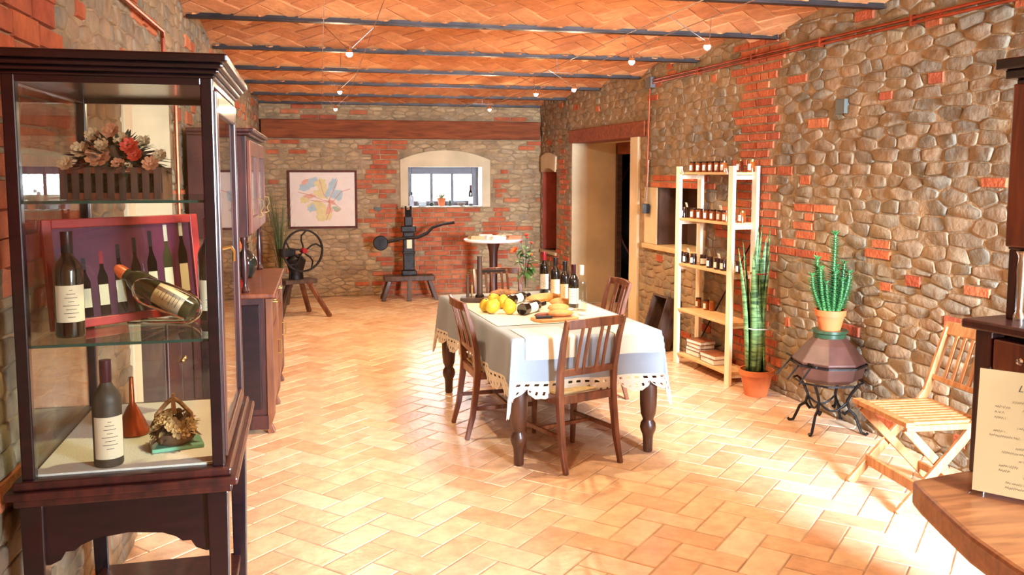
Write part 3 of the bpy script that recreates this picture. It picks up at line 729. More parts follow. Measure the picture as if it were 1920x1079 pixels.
# framed poster
A = Vector((-.795, 2.78, 1.246)); B = Vector((-.40, 3.10, 1.246)); du = (B-A).normalized(); L = (B-A).length
nrm = du.cross(Vector((0, 0, 1))); up = (Vector((0, 0, 1))-nrm*.12).normalized(); nrm = du.cross(up)
PM = Matrix(((du.x, up.x, nrm.x, A.x), (du.y, up.y, nrm.y, A.y), (du.z, up.z, nrm.z, A.z), (0, 0, 0, 1)))
pf = thing('framed_poster', 'red framed purple poster of wine bottles leaning in the display case', 'picture'); pf.matrix_world = PM
hh = .335; m = MB()
for a, b, c, d in ((0, .028, 0, hh), (L-.028, L, 0, hh), (.028, L-.028, 0, .028), (.028, L-.028, hh-.028, hh)): m.b2(a, b, c, d, 0, .02)
m.build('frame', redframe, pf, bevel=.003)
pr = MB().b2(.02, L-.02, .02, hh-.02, .003, .007).build('poster_print', purple, pf)
for k in range(8):
    cx = .06+k*(L-.12)/7; hb = .165+.018*k; s = MB(); w = .0165; z0 = .03; zt = z0+hb
    s.add([(cx-w, z0, .0075), (cx+w, z0, .0075), (cx+w, z0+hb*.6, .0075), (cx+.006, z0+hb*.74, .0075), (cx+.006, zt, .0075), (cx-.006, zt, .0075), (cx-.006, z0+hb*.74, .0075), (cx-w, z0+hb*.6, .0075)], [tuple(range(8))])
    q = s.build('printed_bottle', bottleg if k != 6 else olive, pr)
    MB().add([(cx-w*.9, z0+hb*.16, .008), (cx+w*.9, z0+hb*.16, .008), (cx+w*.9, z0+hb*.48, .008), (cx-w*.9, z0+hb*.48, .008)], [(0, 1, 2, 3)]).build('printed_label', paper, pr)
    MB().add([(cx-.0065, zt-hb*.2, .008), (cx+.0065, zt-hb*.2, .008), (cx+.0065, zt, .008), (cx-.0065, zt, .008)], [(0, 1, 2, 3)]).build('printed_capsule', [capsb, capsb, capsr, capsb, capsb, capsb, capsw, capsw][k], pr)
MB().b2(.026, L-.026, .026, hh-.026, .0095, .011).build('glass', paneglass, pf)
# chrome cradle with tilted bottle
cx, cy = -.455, 2.80
def P3(px_, py_, d):      # survey point on a sight line at depth d
    r = ray(px_, py_); return CAM+r*(d/FPX)
d0 = 2.74
cr = thing('bottle_cradle', 'curved chrome wire wine cradle on the middle glass shelf', 'bottle holder')
for k, off in enumerate((-.0, .065)):
    path = [(240, 622), (300, 618), (350, 607), (374, 590), (374, 566), (350, 548), (300, 528), (270, 522), (253, 530), (250, 548), (262, 566), (300, 582), (345, 598)]
    pts = [P3(a, b, d0-.02+off) for a, b in path]
    sm = []
    for i in range(len(pts)-1):
        p0, p1, p2, p3 = pts[max(0, i-1)], pts[i], pts[i+1], pts[min(len(pts)-1, i+2)]
        for s in range(4):
            t = s/4; sm.append(.5*((2*p1)+(p2-p0)*t+(2*p0-5*p1+4*p2-p3)*t*t+(3*p1-p0-3*p2+p3)*t**3))
    sm.append(pts[-1]); mz = min(p.z for p in sm)
    sm = [Vector((p.x, p.y, max(p.z, 1.2495))) for p in sm]
    MB().tube(sm, .0045, 8).build('wire', chrome, cr, True)
MB().tube([P3(240, 622, d0-.02)-Vector((0, 0, 0)), P3(236, 620, d0+.045)], .0045, 8).build('wire', chrome, cr, True)
a = P3(362, 585, d0+.012); b = P3(203, 497, d0+.012); dz = (b-a).normalized()
xx_ = dz.cross(Vector((0, 1, 0))).normalized(); yy_ = dz.cross(xx_)
BM = Matrix(((xx_.x, yy_.x, dz.x, a.x), (xx_.y, yy_.y, dz.y, a.y), (xx_.z, yy_.z, dz.z, a.z), (0, 0, 0, 1)))
tc_ = BM.to_3x3().transposed() @ (CAM-a)
bottle(0, 0, 0, 'green wine bottle with orange capsule lying tilted in chrome cradle', (b-a).length, .037, olive, capso, paper, (.03, .125), face=math.atan2(tc_.y, tc_.x), rzM=BM, neck=1.35)
# copper funnel
fx, fy = P(250, 812, .88)
o = MB().lathe([(.052, .0), (.055, .004), (.018, .085), (.0085, .10), (.0065, .185), (.0055, .185), (.0075, .10), (.016, .084), (.050, .004)], 24).build('funnel', copper, None, True); o.location = (fx, fy, .879)
tag(o, 'copper funnel standing upside down on the display case floor', 'funnel')
# flowers helper
def flower(m, c, r, n=6, d=Vector((0, 0, 1)), layers=2, cup=.5):
    d = d.normalized(); a = d.cross(Vector((.3, .2, 1)) if abs(d.z) < .9 else Vector((1, 0, 0))).normalized(); b = d.cross(a)
    for l in range(layers):
        rr = r*(1-.38*l)
        for k in range(n):
            t = 2*PI*(k+.5*l)/n+random.uniform(-.1, .1); o = a*math.cos(t)+b*math.sin(t); s = -a*math.sin(t)+b*math.cos(t); h = cup*rr*(1+.6*l)
            m.add([c, c+o*rr*.5+s*rr*.42+d*h*.35, c+o*rr+s*rr*.2+d*h, c+o*rr-s*rr*.2+d*h, c+o*rr*.5-s*rr*.42+d*h*.35], [(0, 1, 2), (0, 2, 3), (0, 3, 4)])
    m.ell(c+d*.2*r, r*.22, 6)
def leaf(m, c, d, L, w, n=4, curl=.2):
    d = d.normalized(); s = d.cross(Vector((0, 0, 1))).normalized() if abs(d.z) < .95 else Vector((1, 0, 0)); u = s.cross(d); pts = []
    for i in range(n+1):
        t = i/n; ww_ = w*math.sin(PI*min(.97, t*.9+.08)); p = c+d*L*t-u*curl*L*t*t; pts += [p-s*ww_/2+u*ww_*.15, p, p+s*ww_/2+u*ww_*.15]
    fs = []
    for i in range(n):
        for q in (0, 1): fs.append((3*i+q, 3*i+q+1, 3*i+q+4, 3*i+q+3))
    m.add(pts, fs)
# dried posy basket on green base, case floor
px0, py0 = P(325, 838, .885)
db = thing('dried_posy', 'small dried flower basket with tall handle on green glass tile', 'dried flowers', (px0, py0+.03, .879))
MB().box(0.005, 0, .006, .15, .11, .012, RZ(.25).to_3x3()).build('green_tile', plain('green_tile', (118, 176, 140), .25, 0, .15, 8), db, bevel=.003)
MB().lathe([(.045, .012), (.062, .03), (.066, .05)], 14).build('basket', fdry, db, True)
m1, m2 = MB(), MB()
for k in range(70):
    a = random.uniform(0, 2*PI); e = random.uniform(0, 1.35); d = Vector((math.cos(a)*math.cos(e), math.sin(a)*math.cos(e), math.sin(e)*.9)); leaf((m1 if k % 3 else m2), Vector((d.x*.02, d.y*.02, .045)), d, random.uniform(.045, .07), .034, 3, .35)
for k in range(26):
    a = random.uniform(0, 2*PI); e = random.uniform(.1, 1.3); d = Vector((math.cos(a)*math.cos(e), math.sin(a)*math.cos(e), math.sin(e))); flower(m2, Vector((0, 0, .045))+d*.058, .022, 7, d, 2)
m1.build('dried_leaves', fdry, db)['kind'] = 'stuff'; m2.build('dried_flowers', plain('dried_straw', (196, 156, 100), .9, 0, .2, 20), db)['kind'] = 'stuff'
MB().tube([(-.055, 0, .03), (-.05, 0, .10), (-.02, 0, .135), (0, 0, .15), (.02, 0, .135), (.05, 0, .10), (.055, 0, .03)], .007, 8).build('handle', straw, db, True)
MB().sweep([(0, 0, .1), (0, -.004, .165)], [.016, .008], .006, (1, 0, 0)).build('ribbon', plain('ribbon', (206, 160, 116), .8), db)
# big flower basket on top shelf
fb = thing('flower_basket', 'brown wooden trough full of dried flowers on top glass shelf', 'flower arrangement', (-.585, 2.76, 1.6435), math.radians(-4))
MB().b2(-.135, .135, -.06, .06, 0, .012).build('trough_bottom', redwood, fb)
for s in (-1, 1):
    MB().b2(-.14, .14, s*.06-.004, s*.06+.004, .0, .018).build('trough_rail', redwood, fb); MB().b2(-.14, .14, s*.06-.004, s*.06+.004, .075, .092).build('trough_rail', redwood, fb)
    for k in range(9):
        x = -.128+k*.032; MB().b2(x-.009, x+.009, s*.06-.003+s*.004, s*.06+.003+s*.004, .0, .092).build('slat', oldwood, fb)
for s in (-1, 1): MB().b2(s*.137-.004, s*.137+.004, -.06, .06, 0, .092).build('end_panel', oldwood, fb)
MB().b2(-.128, .128, -.05, .05, .01, .09).ell((0, 0, .085), (.125, .05, .055), 14).build('moss', plain('moss', (66, 60, 42), .95, 0, .4, 40, .8, 80), fb, True)
mc = {k: MB() for k in ('d', 'c', 'p', 'o', 'g')}
for k in range(260):
    a = random.uniform(0, 2*PI); e = random.uniform(-.1, 1.45); d = Vector((math.cos(a)*math.cos(e)*1.5, math.sin(a)*math.cos(e)*.7, math.sin(e))); leaf(mc['d' if k % 2 else 'g'], Vector((d.x*.05, d.y*.04, .09+d.z*.04)), d, random.uniform(.05, .09), .022, 3, .25)
for k, (x, z, r_, key) in enumerate([(-.035, .12, .036, 'p'), (.055, .15, .026, 'o'), (.07, .125, .022, 'o'), (.03, .17, .022, 'c'), (-.09, .14, .026, 'c'), (-.055, .185, .022, 'c'), (0, .195, .024, 'p'), (.11, .10, .024, 'p'), (-.12, .10, .022, 'c'), (.02, .10, .02, 'p'), (.13, .125, .02, 'c'), (.085, .165, .02, 'c'), (-.075, .10, .018, 'g'), (.045, .09, .016, 'c'), (-.02, .155, .02, 'c')]):
    flower(mc[key], Vector((x, -.045-.02*math.sin(k), z)), r_, 8, Vector((.1*math.sin(k*2), -1, .5)), 2, .45)
for key, nm_, mt in (('d', 'dark_leaves', leafd), ('g', 'brown_leaves', fdry)): mc[key].build(nm_, mt, fb)['kind'] = 'stuff'
mc['c'].build('cream_flowers', fcream, fb)['kind'] = 'stuff'; mc['p'].build('peach_flowers', fpink, fb)['kind'] = 'stuff'; mc['o'].build('orange_flowers', roser, fb)['kind'] = 'stuff'

# ---- left buffet with hutch
def buffet(name, label, x0, depth, y0, y1):
    t = thing(name, label, 'buffet', (x0, y0, 0)); Lb = y1-y0; d = depth
    # local: x 0..d out from the wall, y 0..Lb along the wall
    MB().b2(0, d-.02, .02, Lb-.02, .10, .905).build('body', mahogx, t, bevel=.004)
    MB().b2(-.0, d+.03, -.02, Lb+.02, .905, .935).build('worktop', redwood, t, bevel=.008)
    for y in (.03, Lb/2, Lb-.03): MB().sweep([(d-.012, y, 0), (d-.028, y, .06), (d-.012, y, .13), (d-.012, y, .9)], [.052, .04, .05, .045], [.05, .036, .05, .045], (0, 1, 0)).build('pilaster', chairw, t, bevel=.004)
    for y in (.03, Lb-.03): MB().sweep([(.03, y, 0), (.03, y, .14)], .05, .05, (0, 1, 0)).build('foot', mahogx, t)
    MB().b2(0, d-.03, .0, .022, .03, .12).build('plinth', mahogx, t)
    m = MB(); m.b2(.05, d-.07, .008, .02, .16, .86); m.build('side_panel', mahog, t, bevel=.006)
    for k in range(2):
        ya, yb = .06+k*(Lb/2-.03), Lb/2-.03+k*(Lb/2-.03)
        MB().b2(d-.02, d, ya, yb, .77, .89).build('drawer', chairw, t, bevel=.005)
        dr_ = MB().b2(d-.02, d, ya, yb, .14, .755).build('door', chairw, t, bevel=.005)
        MB().b2(d, d+.008, ya+.07, yb-.07, .22, .68).build('door_panel', redwood, dr_, bevel=.008)
        MB().tube([(d, yb-.04, .50), (d+.03, yb-.04, .50), (d+.034, yb-.04, .45), (d+.03, yb-.04, .40), (d, yb-.04, .40)], .005, 6).build('handle', brassm, dr_, True)
        MB().tube([(d, (ya+yb)/2-.05, .83), (d+.025, (ya+yb)/2-.05, .83), (d+.025, (ya+yb)/2+.05, .83), (d, (ya+yb)/2+.05, .83)], .005, 6).build('handle', brassm, t, True)
    hd_ = d-.11; hz0, hz1 = 1.30, 1.96
    hb = MB().b2(0, hd_-.02, .03, Lb-.03, hz0, hz1).build('hutch_body', mahogx, t, bevel=.004)
    for y in (.06, Lb-.06):
        MB().lathe([(.022, .935), (.026, .95), (.016, .97), (.013, 1.0), (.022, 1.06), (.024, 1.12), (.016, 1.2), (.013, 1.25), (.024, 1.28), (.024, 1.3)], 12, (hd_-.05, y, 0)).build('column', mahogx, t, True)
    for k in range(2):
        ya, yb = .05+k*(Lb/2-.04), Lb/2-.02+k*(Lb/2-.04)
        m = MB()
        for a, b, c, e in ((ya, ya+.07, hz0+.02, hz1-.03), (yb-.07, yb, hz0+.02, hz1-.03), (ya+.07, yb-.07, hz0+.02, hz0+.12), (ya+.07, yb-.07, hz1-.13, hz1-.03)): m.b2(hd_-.02, hd_+.006, a, b, c, e)
        dd_ = m.build('hutch_door', redwood, t, bevel=.005)
        MB().b2(hd_-.014, hd_-.01, ya+.07, yb-.07, hz0+.12, hz1-.13).build('dark_glass', plain('dark_pane', (12, 12, 14), .08, 0, .1, 5, 0, 1, .8, .8), dd_)
        MB().tube([(hd_+.006, yb-.03, 1.53), (hd_+.035, yb-.03, 1.525), (hd_+.04, yb-.03, 1.48), (hd_+.02, yb-.03, 1.44), (hd_+.035, yb-.03, 1.41), (hd_+.006, yb-.03, 1.40)], .005, 6).build('handle', brassm, dd_, True)
    m = MB(); m.b2(0, hd_+.01, .01, Lb-.01, hz1, hz1+.02); m.b2(0, hd_+.035, -.01, Lb+.01, hz1+.02, hz1+.045); m.build('cornice', mahogx, t, bevel=.006)
    MB().b2(0, .02, .03, Lb-.03, .935, hz0).build('back_board', redwood, t)
    return t
buffet('buffet', 'dark red wooden buffet with hutch and double doors along left wall', LW(6.5)+.035, .49, 5.80, 7.32)
# things on it
o = MB().lathe([(.03, 0), (.045, .005), (.075, .06), (.085, .11), (.07, .16), (.035, .20), (.022, .225), (.026, .25), (.036, .262), (.028, .262)], 20).build('vase', plain('black_glaze', (24, 34, 30), .12, 0, .2, 6, 0, 1, .7, .8), None, True)
o.location = (LW(6.6)+.30, 6.75, .935); tag(o, 'round dark glazed vase standing on the left buffet', 'vase')
o = MB().lathe([(.03, 0), (.036, .006), (.058, .04), (.064, .048), (.058, .048), (.03, .012), (0, .010)], 20).build('bowl', plain('red_bowl', (150, 34, 26), .3, 0, .1, 6), None, True)
o.location = (LW(6.0)+.30, 6.12, .935); tag(o, 'small red bowl on the left buffet top', 'bowl')
# low dark cupboard in the alcove
ac = thing('cupboard', 'dark plain wooden cupboard standing in the plastered alcove', 'cabinet', (LW(4.9)-.26, 4.95, 0))
MB().b2(0, .36, -.40, .42, .05, 1.22).build('body', oldwood, ac, bevel=.005); MB().b2(-.0, .375, -.42, .44, 1.22, 1.25).build('top', oldwood, ac, bevel=.006)
for s in (0, 1): 
    q = MB().b2(.36, .375, -.39+s*.40, .0+s*.40, .08, 1.2).build('door', mahogx, ac, bevel=.006); MB().ell((.385, -.03+s*.07, .7), .012, 8).build('knob', brassm, q, True)
for y in (-.38, .40):
    for x in (.03, .33): MB().b2(x-.025, x+.025, y-.02, y+.02, 0, .05).build('foot', oldwood, ac)

# ---- curved counter with cabinet, near right
cn = thing('counter', 'brown wooden counter with curved front edge at bottom right', 'counter', (2.2, 1.7, 0))
pts = [(1.796, 2.30), (1.765, 2.22), (1.715, 2.06), (1.668, 1.90), (1.640, 1.72), (1.635, 1.5), (1.65, 1.25), (1.70, 1.0), (1.80, .75), (1.95, .55), (2.15, .42), (2.55, .40), (2.55, 2.44)]
pts = [(x-2.2, y-1.7) for x, y in reversed(pts)]
MB().prism(pts, .68, .76).build('countertop', counterw, cn, bevel=.012)
inn = [(x*.72+.13, y*.80+.02) for x, y in pts]; MB().prism(inn, 0.0, .68).build('base', mahogx, cn)
dn = Vector((.16, -.987, 0)); de = Vector((.987, .16, 0)); Q = Vector((2.03, 2.335, .76))
cb = thing('cabinet', 'dark red wooden cabinet with drawer and glazed door on counter', 'cabinet')
cb.matrix_world = Matrix(((de.x, -dn.x, 0, Q.x), (de.y, -dn.y, 0, Q.y), (0, 0, 1, Q.z), (0, 0, 0, 1)))
# local: x deeper (away from the room), y from the near end (negative) to the far end (0); z from countertop
CL = 1.05; zt = .497
for y in (-.03, -CL+.03):
    MB().b2(0, .06, y-.03, y+.03, 0, zt-.03).build('post', mahogx, cb, bevel=.005)
    MB().b2(.34, .40, y-.03, y+.03, 0, zt-.03).build('post', mahogx, cb, bevel=.005)
MB().b2(.36, .38, -CL+.03, -.03, 0, zt-.03).build('back_board', mahogx, cb)
MB().b2(.02, .36, -.025, -.01, 0, zt-.03).build('side_board', mahogx, cb)
MB().b2(-.03, .44, -CL-.03, .03, zt-.03, zt).build('ledge', mahogx, cb, bevel=.007)
MB().b2(.01, .38, -CL+.06, -.06, zt-.17, zt-.155).build('rail', mahogx, cb, bevel=.003)
for k in range(2):
    ya = -.07-k*.47; q = MB().b2(-.004, .30, ya-.44, ya, zt-.148, zt-.052).build('drawer', redwood, cb, bevel=.005)
    for yy in (.11,): MB(TR(-.004, ya-yy, zt-.10) @ RY(-PI/2)).lathe([(.004, 0), (.005, .012), (.011, .018), (.012, .024), (.008, .030), (0, .031)], 14).build('knob', chrome, q, True)
HS = .10
for y in (-.04, -CL+.04):
    m = MB().b2(HS, HS+.03, y-.016, y+.016, zt, zt+.22); m.build('column', mahogx, cb, bevel=.003)
    MB().lathe([(.016, 0), (.018, .012), (.010, .03), (.011, .11), (.014, .16), (.010, .2), (.017, .215), (.017, .22)], 14, (HS-.005, y-.035, zt)).build('turned_column', brassm if False else chrome, cb, True)
m = MB().b2(HS, .40, -CL, -.02, zt+.22, 1.25).build('hutch_body', mahogx, cb, bevel=.004)
for k in range(2):
    ya = -.025-k*.51; yb = ya-.49; za, zb = zt+.23, 1.235; m = MB()
    for a, b, c, e in ((ya-.075, ya, za, zb), (yb, yb+.075, za, zb), (yb+.075, ya-.075, za, za+.08), (yb+.075, ya-.075, zb-.09, zb)): m.b2(HS-.022, HS-.001, a, b, c, e)
    dq = m.build('hutch_door', redwood, cb, bevel=.006)
    ap = arch_poly(yb+.10, ya-.10, za+.10, zb-.18, zb-.11, 10)
    MB(Matrix(((0, 0, 1, HS-.012), (1, 0, 0, 0), (0, 1, 0, 0), (0, 0, 0, 1)))).prism(ap, 0, .003).build('glass_pane', plain('dark_pane', (12, 12, 14), .08), dq)
    m = MB(); 
    for i in range(len(ap)-1): m.tube([(HS-.014, ap[i][0], ap[i][1]), (HS-.014, ap[i+1][0], ap[i+1][1])], .008, 6)
    m.build('glazing_bead', chrome if False else mahogx, dq, True)
m = MB(); m.b2(HS-.03, .42, -CL-.02, 0, 1.25, 1.28); m.b2(HS-.05, .44, -CL-.04, .02, 1.28, 1.315); m.build('cornice', mahog, cb, bevel=.006)
# menu in clear holder
a = fl(1819, 925, .762); b = fl(1925, 947, .762); du = (b-a).normalized(); A = Vector((a.x, a.y, .762))
nrm = du.cross(Vector((0, 0, 1))); up = (Vector((0, 0, 1))-nrm*.10).normalized(); nrm = du.cross(up)
MM = Matrix(((du.x, up.x, nrm.x, A.x), (du.y, up.y, nrm.y, A.y), (du.z, up.z, nrm.z, A.z), (0, 0, 0, 1)))
mn = thing('menu_stand', 'parchment price list in clear upright holder on curved counter', 'sign'); mn.matrix_world = MM
MWd, MHt = .30, .382
ps = MB().b2(.004, MWd-.004, .012, MHt-.004, 0, .0015).build('price_list', parch, mn)
MB().b2(0, MWd, .004, MHt, .0025, .0045).build('clear_front', paneglass, mn); MB().b2(-.004, MWd+.004, 0, .008, -.05, .02).build('clear_foot', clearglass, mn, bevel=.002)
def text(s, size, x, y, z, parent, mat, shear=.35, name='lettering'):
    cu = bpy.data.curves.new('t', 'FONT'); cu.body = s; cu.size = size; cu.shear = shear
    o = bpy.data.objects.new('t', cu); COL.objects.link(o); dg = bpy.context.evaluated_depsgraph_get(); me = bpy.data.meshes.new_from_object(o.evaluated_get(dg))
    bpy.data.objects.remove(o); me.materials.clear(); me.materials.append(mat); q = bpy.data.objects.new(name, me); COL.objects.link(q); q.parent = parent; q.location = (x, y, z); return q
text('Lista', .028, .105, MHt-.06, .0019, ps, ink)
def scribble(m, x, y, L, h, z=.002, t=.0007):
    n = max(3, int(L/.0028)); pv = None
    for i in range(n+1):
        p = (x+L*i/n, y+(h/2 if i % 2 else -h/2)*random.uniform(.3, 1))
        if pv and random.random() > .07:
            m.add([(pv[0], pv[1]-t, z), (p[0], p[1]-t, z), (p[0], p[1]+t, z), (pv[0], pv[1]+t, z)], [(0, 1, 2, 3)])
        pv = p
m = MB()
for x, y, L in [(.09, .29, .10), (.05, .272, .04), (.12, .268, .09), (.05, .256, .025), (.13, .252, .06), (.05, .240, .03), (.14, .236, .07), (.11, .215, .06), (.05, .200, .03), (.04, .185, .08), (.14, .186, .05), (.11, .155, .07), (.075, .140, .11), (.12, .120, .06), (.07, .100, .05), (.07, .086, .03), (.13, .075, .05), (.09, .052, .08), (.09, .038, .07)]: scribble(m, x, y, L, .009)
m.build('handwriting', ink, ps)

# ================================================================== TABLE
TT = .765; TA, TB = .475, .945; trz = math.radians(5.0); tc0 = (1.455, 5.765)
tb = thing('dining_table', 'long wooden dining table with turned legs in the middle', 'table', (tc0[0], tc0[1], 0), trz)
MB().b2(-TA+.005, TA-.005, -TB+.005, TB-.005, TT-.03, TT-.004).build('tabletop', tablew, tb, bevel=.004)
m = MB()
for s in (-1, 1): m.b2(-TA+.06, TA-.06, s*(TB-.06)-.012, s*(TB-.06)+.012, .64, TT-.03); m.b2(s*(TA-.06)-.012, s*(TA-.06)+.012, -TB+.06, TB-.06, .64, TT-.03)
m.build('apron', tablew, tb)
for sx in (-1, 1):
    for sy in (-1, 1):
        l = MB((TR(sx*(TA-.055), sy*(TB-.055), 0))); l.lathe([(.026, 0), (.030, .01), (.031, .08), (.035, .11), (.046, .135), (.050, .155), (.047, .18), (.034, .20), (.034, .21), (.046, .24), (.052, .30), (.054, .38), (.050, .46), (.040, .52), (.044, .535), (.044, .55), (.04, .56)], 20)
        l.b2(-.04, .04, -.04, .04, .56, .72); l.build('leg', tablew, tb, True, angle=35)
# cloth
OH = .26
def clothP(u, v, dz=0.):
    ex = max(abs(u)-TA, 0); ey = max(abs(v)-TB, 0); sx = 1 if u > 0 else -1; sy = 1 if v > 0 else -1
    if ex == 0 and ey == 0: return Vector((u, v, TT+dz))
    x = sx*TA if ex > 0 else u; y = sy*TB if ey > 0 else v
    if ex > 0 and ey > 0:
        d = math.hypot(ex, ey); k = min(ex, ey)/max(ex, ey); fl_ = .10*k*d+.03*d
        return Vector((x+sx*(.006+fl_*(ex/d)*1.1), y+sy*(.006+fl_*(ey/d)*1.1), TT-d+dz))
    d = ex+ey; s = v if ex > 0 else u; w = .016*math.sin(s*17+(1.3 if ex else .4)*sx)*min(1, d/.2)+.05*d*.6
    return Vector((x+(sx*(.006+w) if ex > 0 else 0), y+(sy*(.006+w) if ey > 0 else 0), TT-d+dz))
tcl = thing('tablecloth', 'pale grey linen tablecloth with lace hem on dining table', 'tablecloth', (tc0[0], tc0[1], 0), trz)
def lins(a, h, oh, n, k): return [-(a+oh)+oh*i/k for i in range(k)]+[-a+2*a*i/n for i in range(n+1)]+[a+oh*(i+1)/k for i in range(k)]
us = lins(TA, 0, OH, 26, 9); vs_ = lins(TB, 0, OH, 48, 9)
m = MB(); m.v = [tuple(clothP(u, v)) for v in vs_ for u in us]; nu = len(us); m.f = [(j*nu+i, j*nu+i+1, (j+1)*nu+i+1, (j+1)*nu+i) for j in range(len(vs_)-1) for i in range(nu-1)]
o = m.build('cloth', linen, tcl, True, angle=180)
# lace hem
HA, HB = TA+OH, TB+OH
def hem(s, t):
    """s runs round the cloth edge, t beyond it"""
    a, b = HA+t, HB+t; per = [(-a, -b), (a, -b), (a, b), (-a, b)]; k = int(s) % 4; f_ = s-int(s); p, q = per[k], per[(k+1) % 4]
    return clothP(p[0]+(q[0]-p[0])*f_, p[1]+(q[1]-p[1])*f_)
m = MB()
for k in range(4):
    n = (28 if k % 2 == 0 else 48)*1; n *= 2
    for i in range(n):
        s0, s1 = k+i/n, k+(i+1)/n
        def quad(t0, t1, a=s0, b=s1):
            m.add([hem(a, t0), hem(b, t0), hem(b, t1), hem(a, t1)], [(0, 1, 2, 3)])
        quad(-.006, .008)
        if i % 2 == 0: quad(.008, .022)
        quad(.022, .036)
    ns = 8 if k % 2 == 0 else 14
    for i in range(ns):      # scallops of crochet: rings of mesh with gaps
        R_ = 14; rr = [0, .25, .5, .75, 1.]
        for j in range(R_):
            for q in range(1, 4):
                t0, t1 = j/R_, (j+1)/R_
                dep = lambda t: .036+.062*abs(math.sin(PI*t))**.6*(1+.06*math.sin(t*PI*7))
                if (j+q) % 3 == 0 and q == 2: continue
                f0, f1 = (q-1)/3, q/3
                a_, b_ = k+(i+t0)/ns, k+(i+t1)/ns
                d0_, d1_ = dep(t0)-.036, dep(t1)-.036
                m.add([hem(a_, .036+d0_*f0), hem(b_, .036+d1_*f0), hem(b_, .036+d1_*f1), hem(a_, .036+d0_*f1)], [(0, 1, 2, 3)])
lc = m.build('lace_hem', lacem, tcl)
so = lc.modifiers.new('thick', 'SOLIDIFY'); so.thickness = .002
# runner squares on top
def topcloth(name, label, u0, u1, v0, v1, mat, lab_cat='table runner', h=.004, wav=True):
    nu_, nv_ = 24, 24; m = MB()
    for j in range(nv_+1):
        for i in range(nu_+1):
            u = u0+(u1-u0)*i/nu_; v = v0+(v1-v0)*j/nv_; p = clothP(u, v, h)
            if abs(v) > TB: p.y += math.copysign(.005, v)
            if abs(u) > TA: p.x += math.copysign(.005, u)
            m.v.append(tuple(p))
    m.f = [(j*(nu_+1)+i, j*(nu_+1)+i+1, (j+1)*(nu_+1)+i+1, (j+1)*(nu_+1)+i) for j in range(nv_) for i in range(nu_)]
    o = m.build(name, mat, None, True, angle=180); o.location = (tc0[0], tc0[1], 0); o.rotation_euler = (0, 0, trz); tag(o, label, lab_cat); return o
topcloth('table_runner', 'cream lace runner hanging over near end of dining table', -.40, -.09, -TB-.13, -TB+.30, cream)
topcloth('table_runner', 'second cream runner at right over near end of dining table', .16, .46, -TB-.13, -TB+.30, cream)
topcloth('table_mat', 'cream cloth mat under the fruit and bottles on dining table', -.44, .44, -.52, .60, cream, 'table mat')

# ---- dining chairs
def chair(label, loc, rz, group='wooden chairs at the dining table'):
    t = thing('dining_chair', label, 'chair', loc, rz, group)
    # faces +Y, back at -Y
    for s in (-1, 1):
        MB().sweep([(s*.200, -.265, 0), (s*.198, -.225, .15), (s*.195, -.198, .35), (s*.193, -.190, .45), (s*.195, -.200, .58), (s*.200, -.235, .75), (s*.205, -.280, .895)], [.026, .032, .036, .038, .036, .032, .026], [.028, .034, .04, .042, .036, .03, .024], (1, 0, 0)).build('rear_leg', chairw, t, bevel=.004)
        MB().sweep([(s*.185, .195, 0), (s*.195, .195, .25), (s*.198, .190, .43)], [.024, .034, .04], [.024, .034, .04], (1, 0, 0)).build('front_leg', chairw, t, bevel=.004)
        MB().sweep([(s*.196, -.20, .20), (s*.192, .19, .20)], .018, .026, (1, 0, 0)).build('stretcher', chairw, t, bevel=.003)
    MB().sweep([(-.19, .02, .20), (.19, .02, .20)], .018, .024, (0, 1, 0)).build('stretcher', chairw, t, bevel=.003)
    m = MB(); m.b2(-.18, .18, .175, .20, .39, .44); m.b2(-.18, .18, -.205, -.18, .39, .44); m.b2(-.208, -.185, -.19, .19, .39, .44); m.b2(.185, .208, -.19, .19, .39, .44); m.build('seat_frame', chairw, t, bevel=.003)
    MB().prism([(-.19, -.175), (.19, -.175), (.215, .21), (-.215, .21)], .438, .458).build('seat', cane, t, bevel=.008)
    def yb(z): return -.200-.085*((z-.55)/.345)**1.3 if z > .55 else -.2
    MB().sweep([(-.20, yb(.87), .868), (-.1, yb(.87)-.022, .872), (0, yb(.87)-.028, .874), (.1, yb(.87)-.022, .872), (.20, yb(.87), .868)], [.055]*5, [.02]*5, (0, 0, 1)).build('top_rail', chairw, t, bevel=.005)
    MB().sweep([(-.19, -.203, .575), (0, -.212, .575), (.19, -.203, .575)], .04, .018, (0, 0, 1)).build('lower_rail', chairw, t, bevel=.004)
    for x in (-.095, -.045, .045, .095):
        MB().sweep([(x, yb(z)-.012-.012*math.sin((z-.57)/.29*PI)*0, z) for z in (.585, .66, .74, .80, .86)], .020, .010, (1, 0, 0)).build('slat', chairw, t, bevel=.002)
    return t
c1 = chair('wooden slat back dining chair at the near end with its back to us', (1.435, 4.93, 0), math.radians(20))
def pchair(lb, x, y, a): return clone(c1, lb, (x, y, 0), math.radians(a))
pchair('wooden dining chair on the left side of the table', 1.145, 5.60, -86)
pchair('wooden dining chair beyond the right side of the table', 1.98, 6.30, 92)
pchair('wooden dining chair at the far end of the table facing us', 1.50, 7.02, 184)

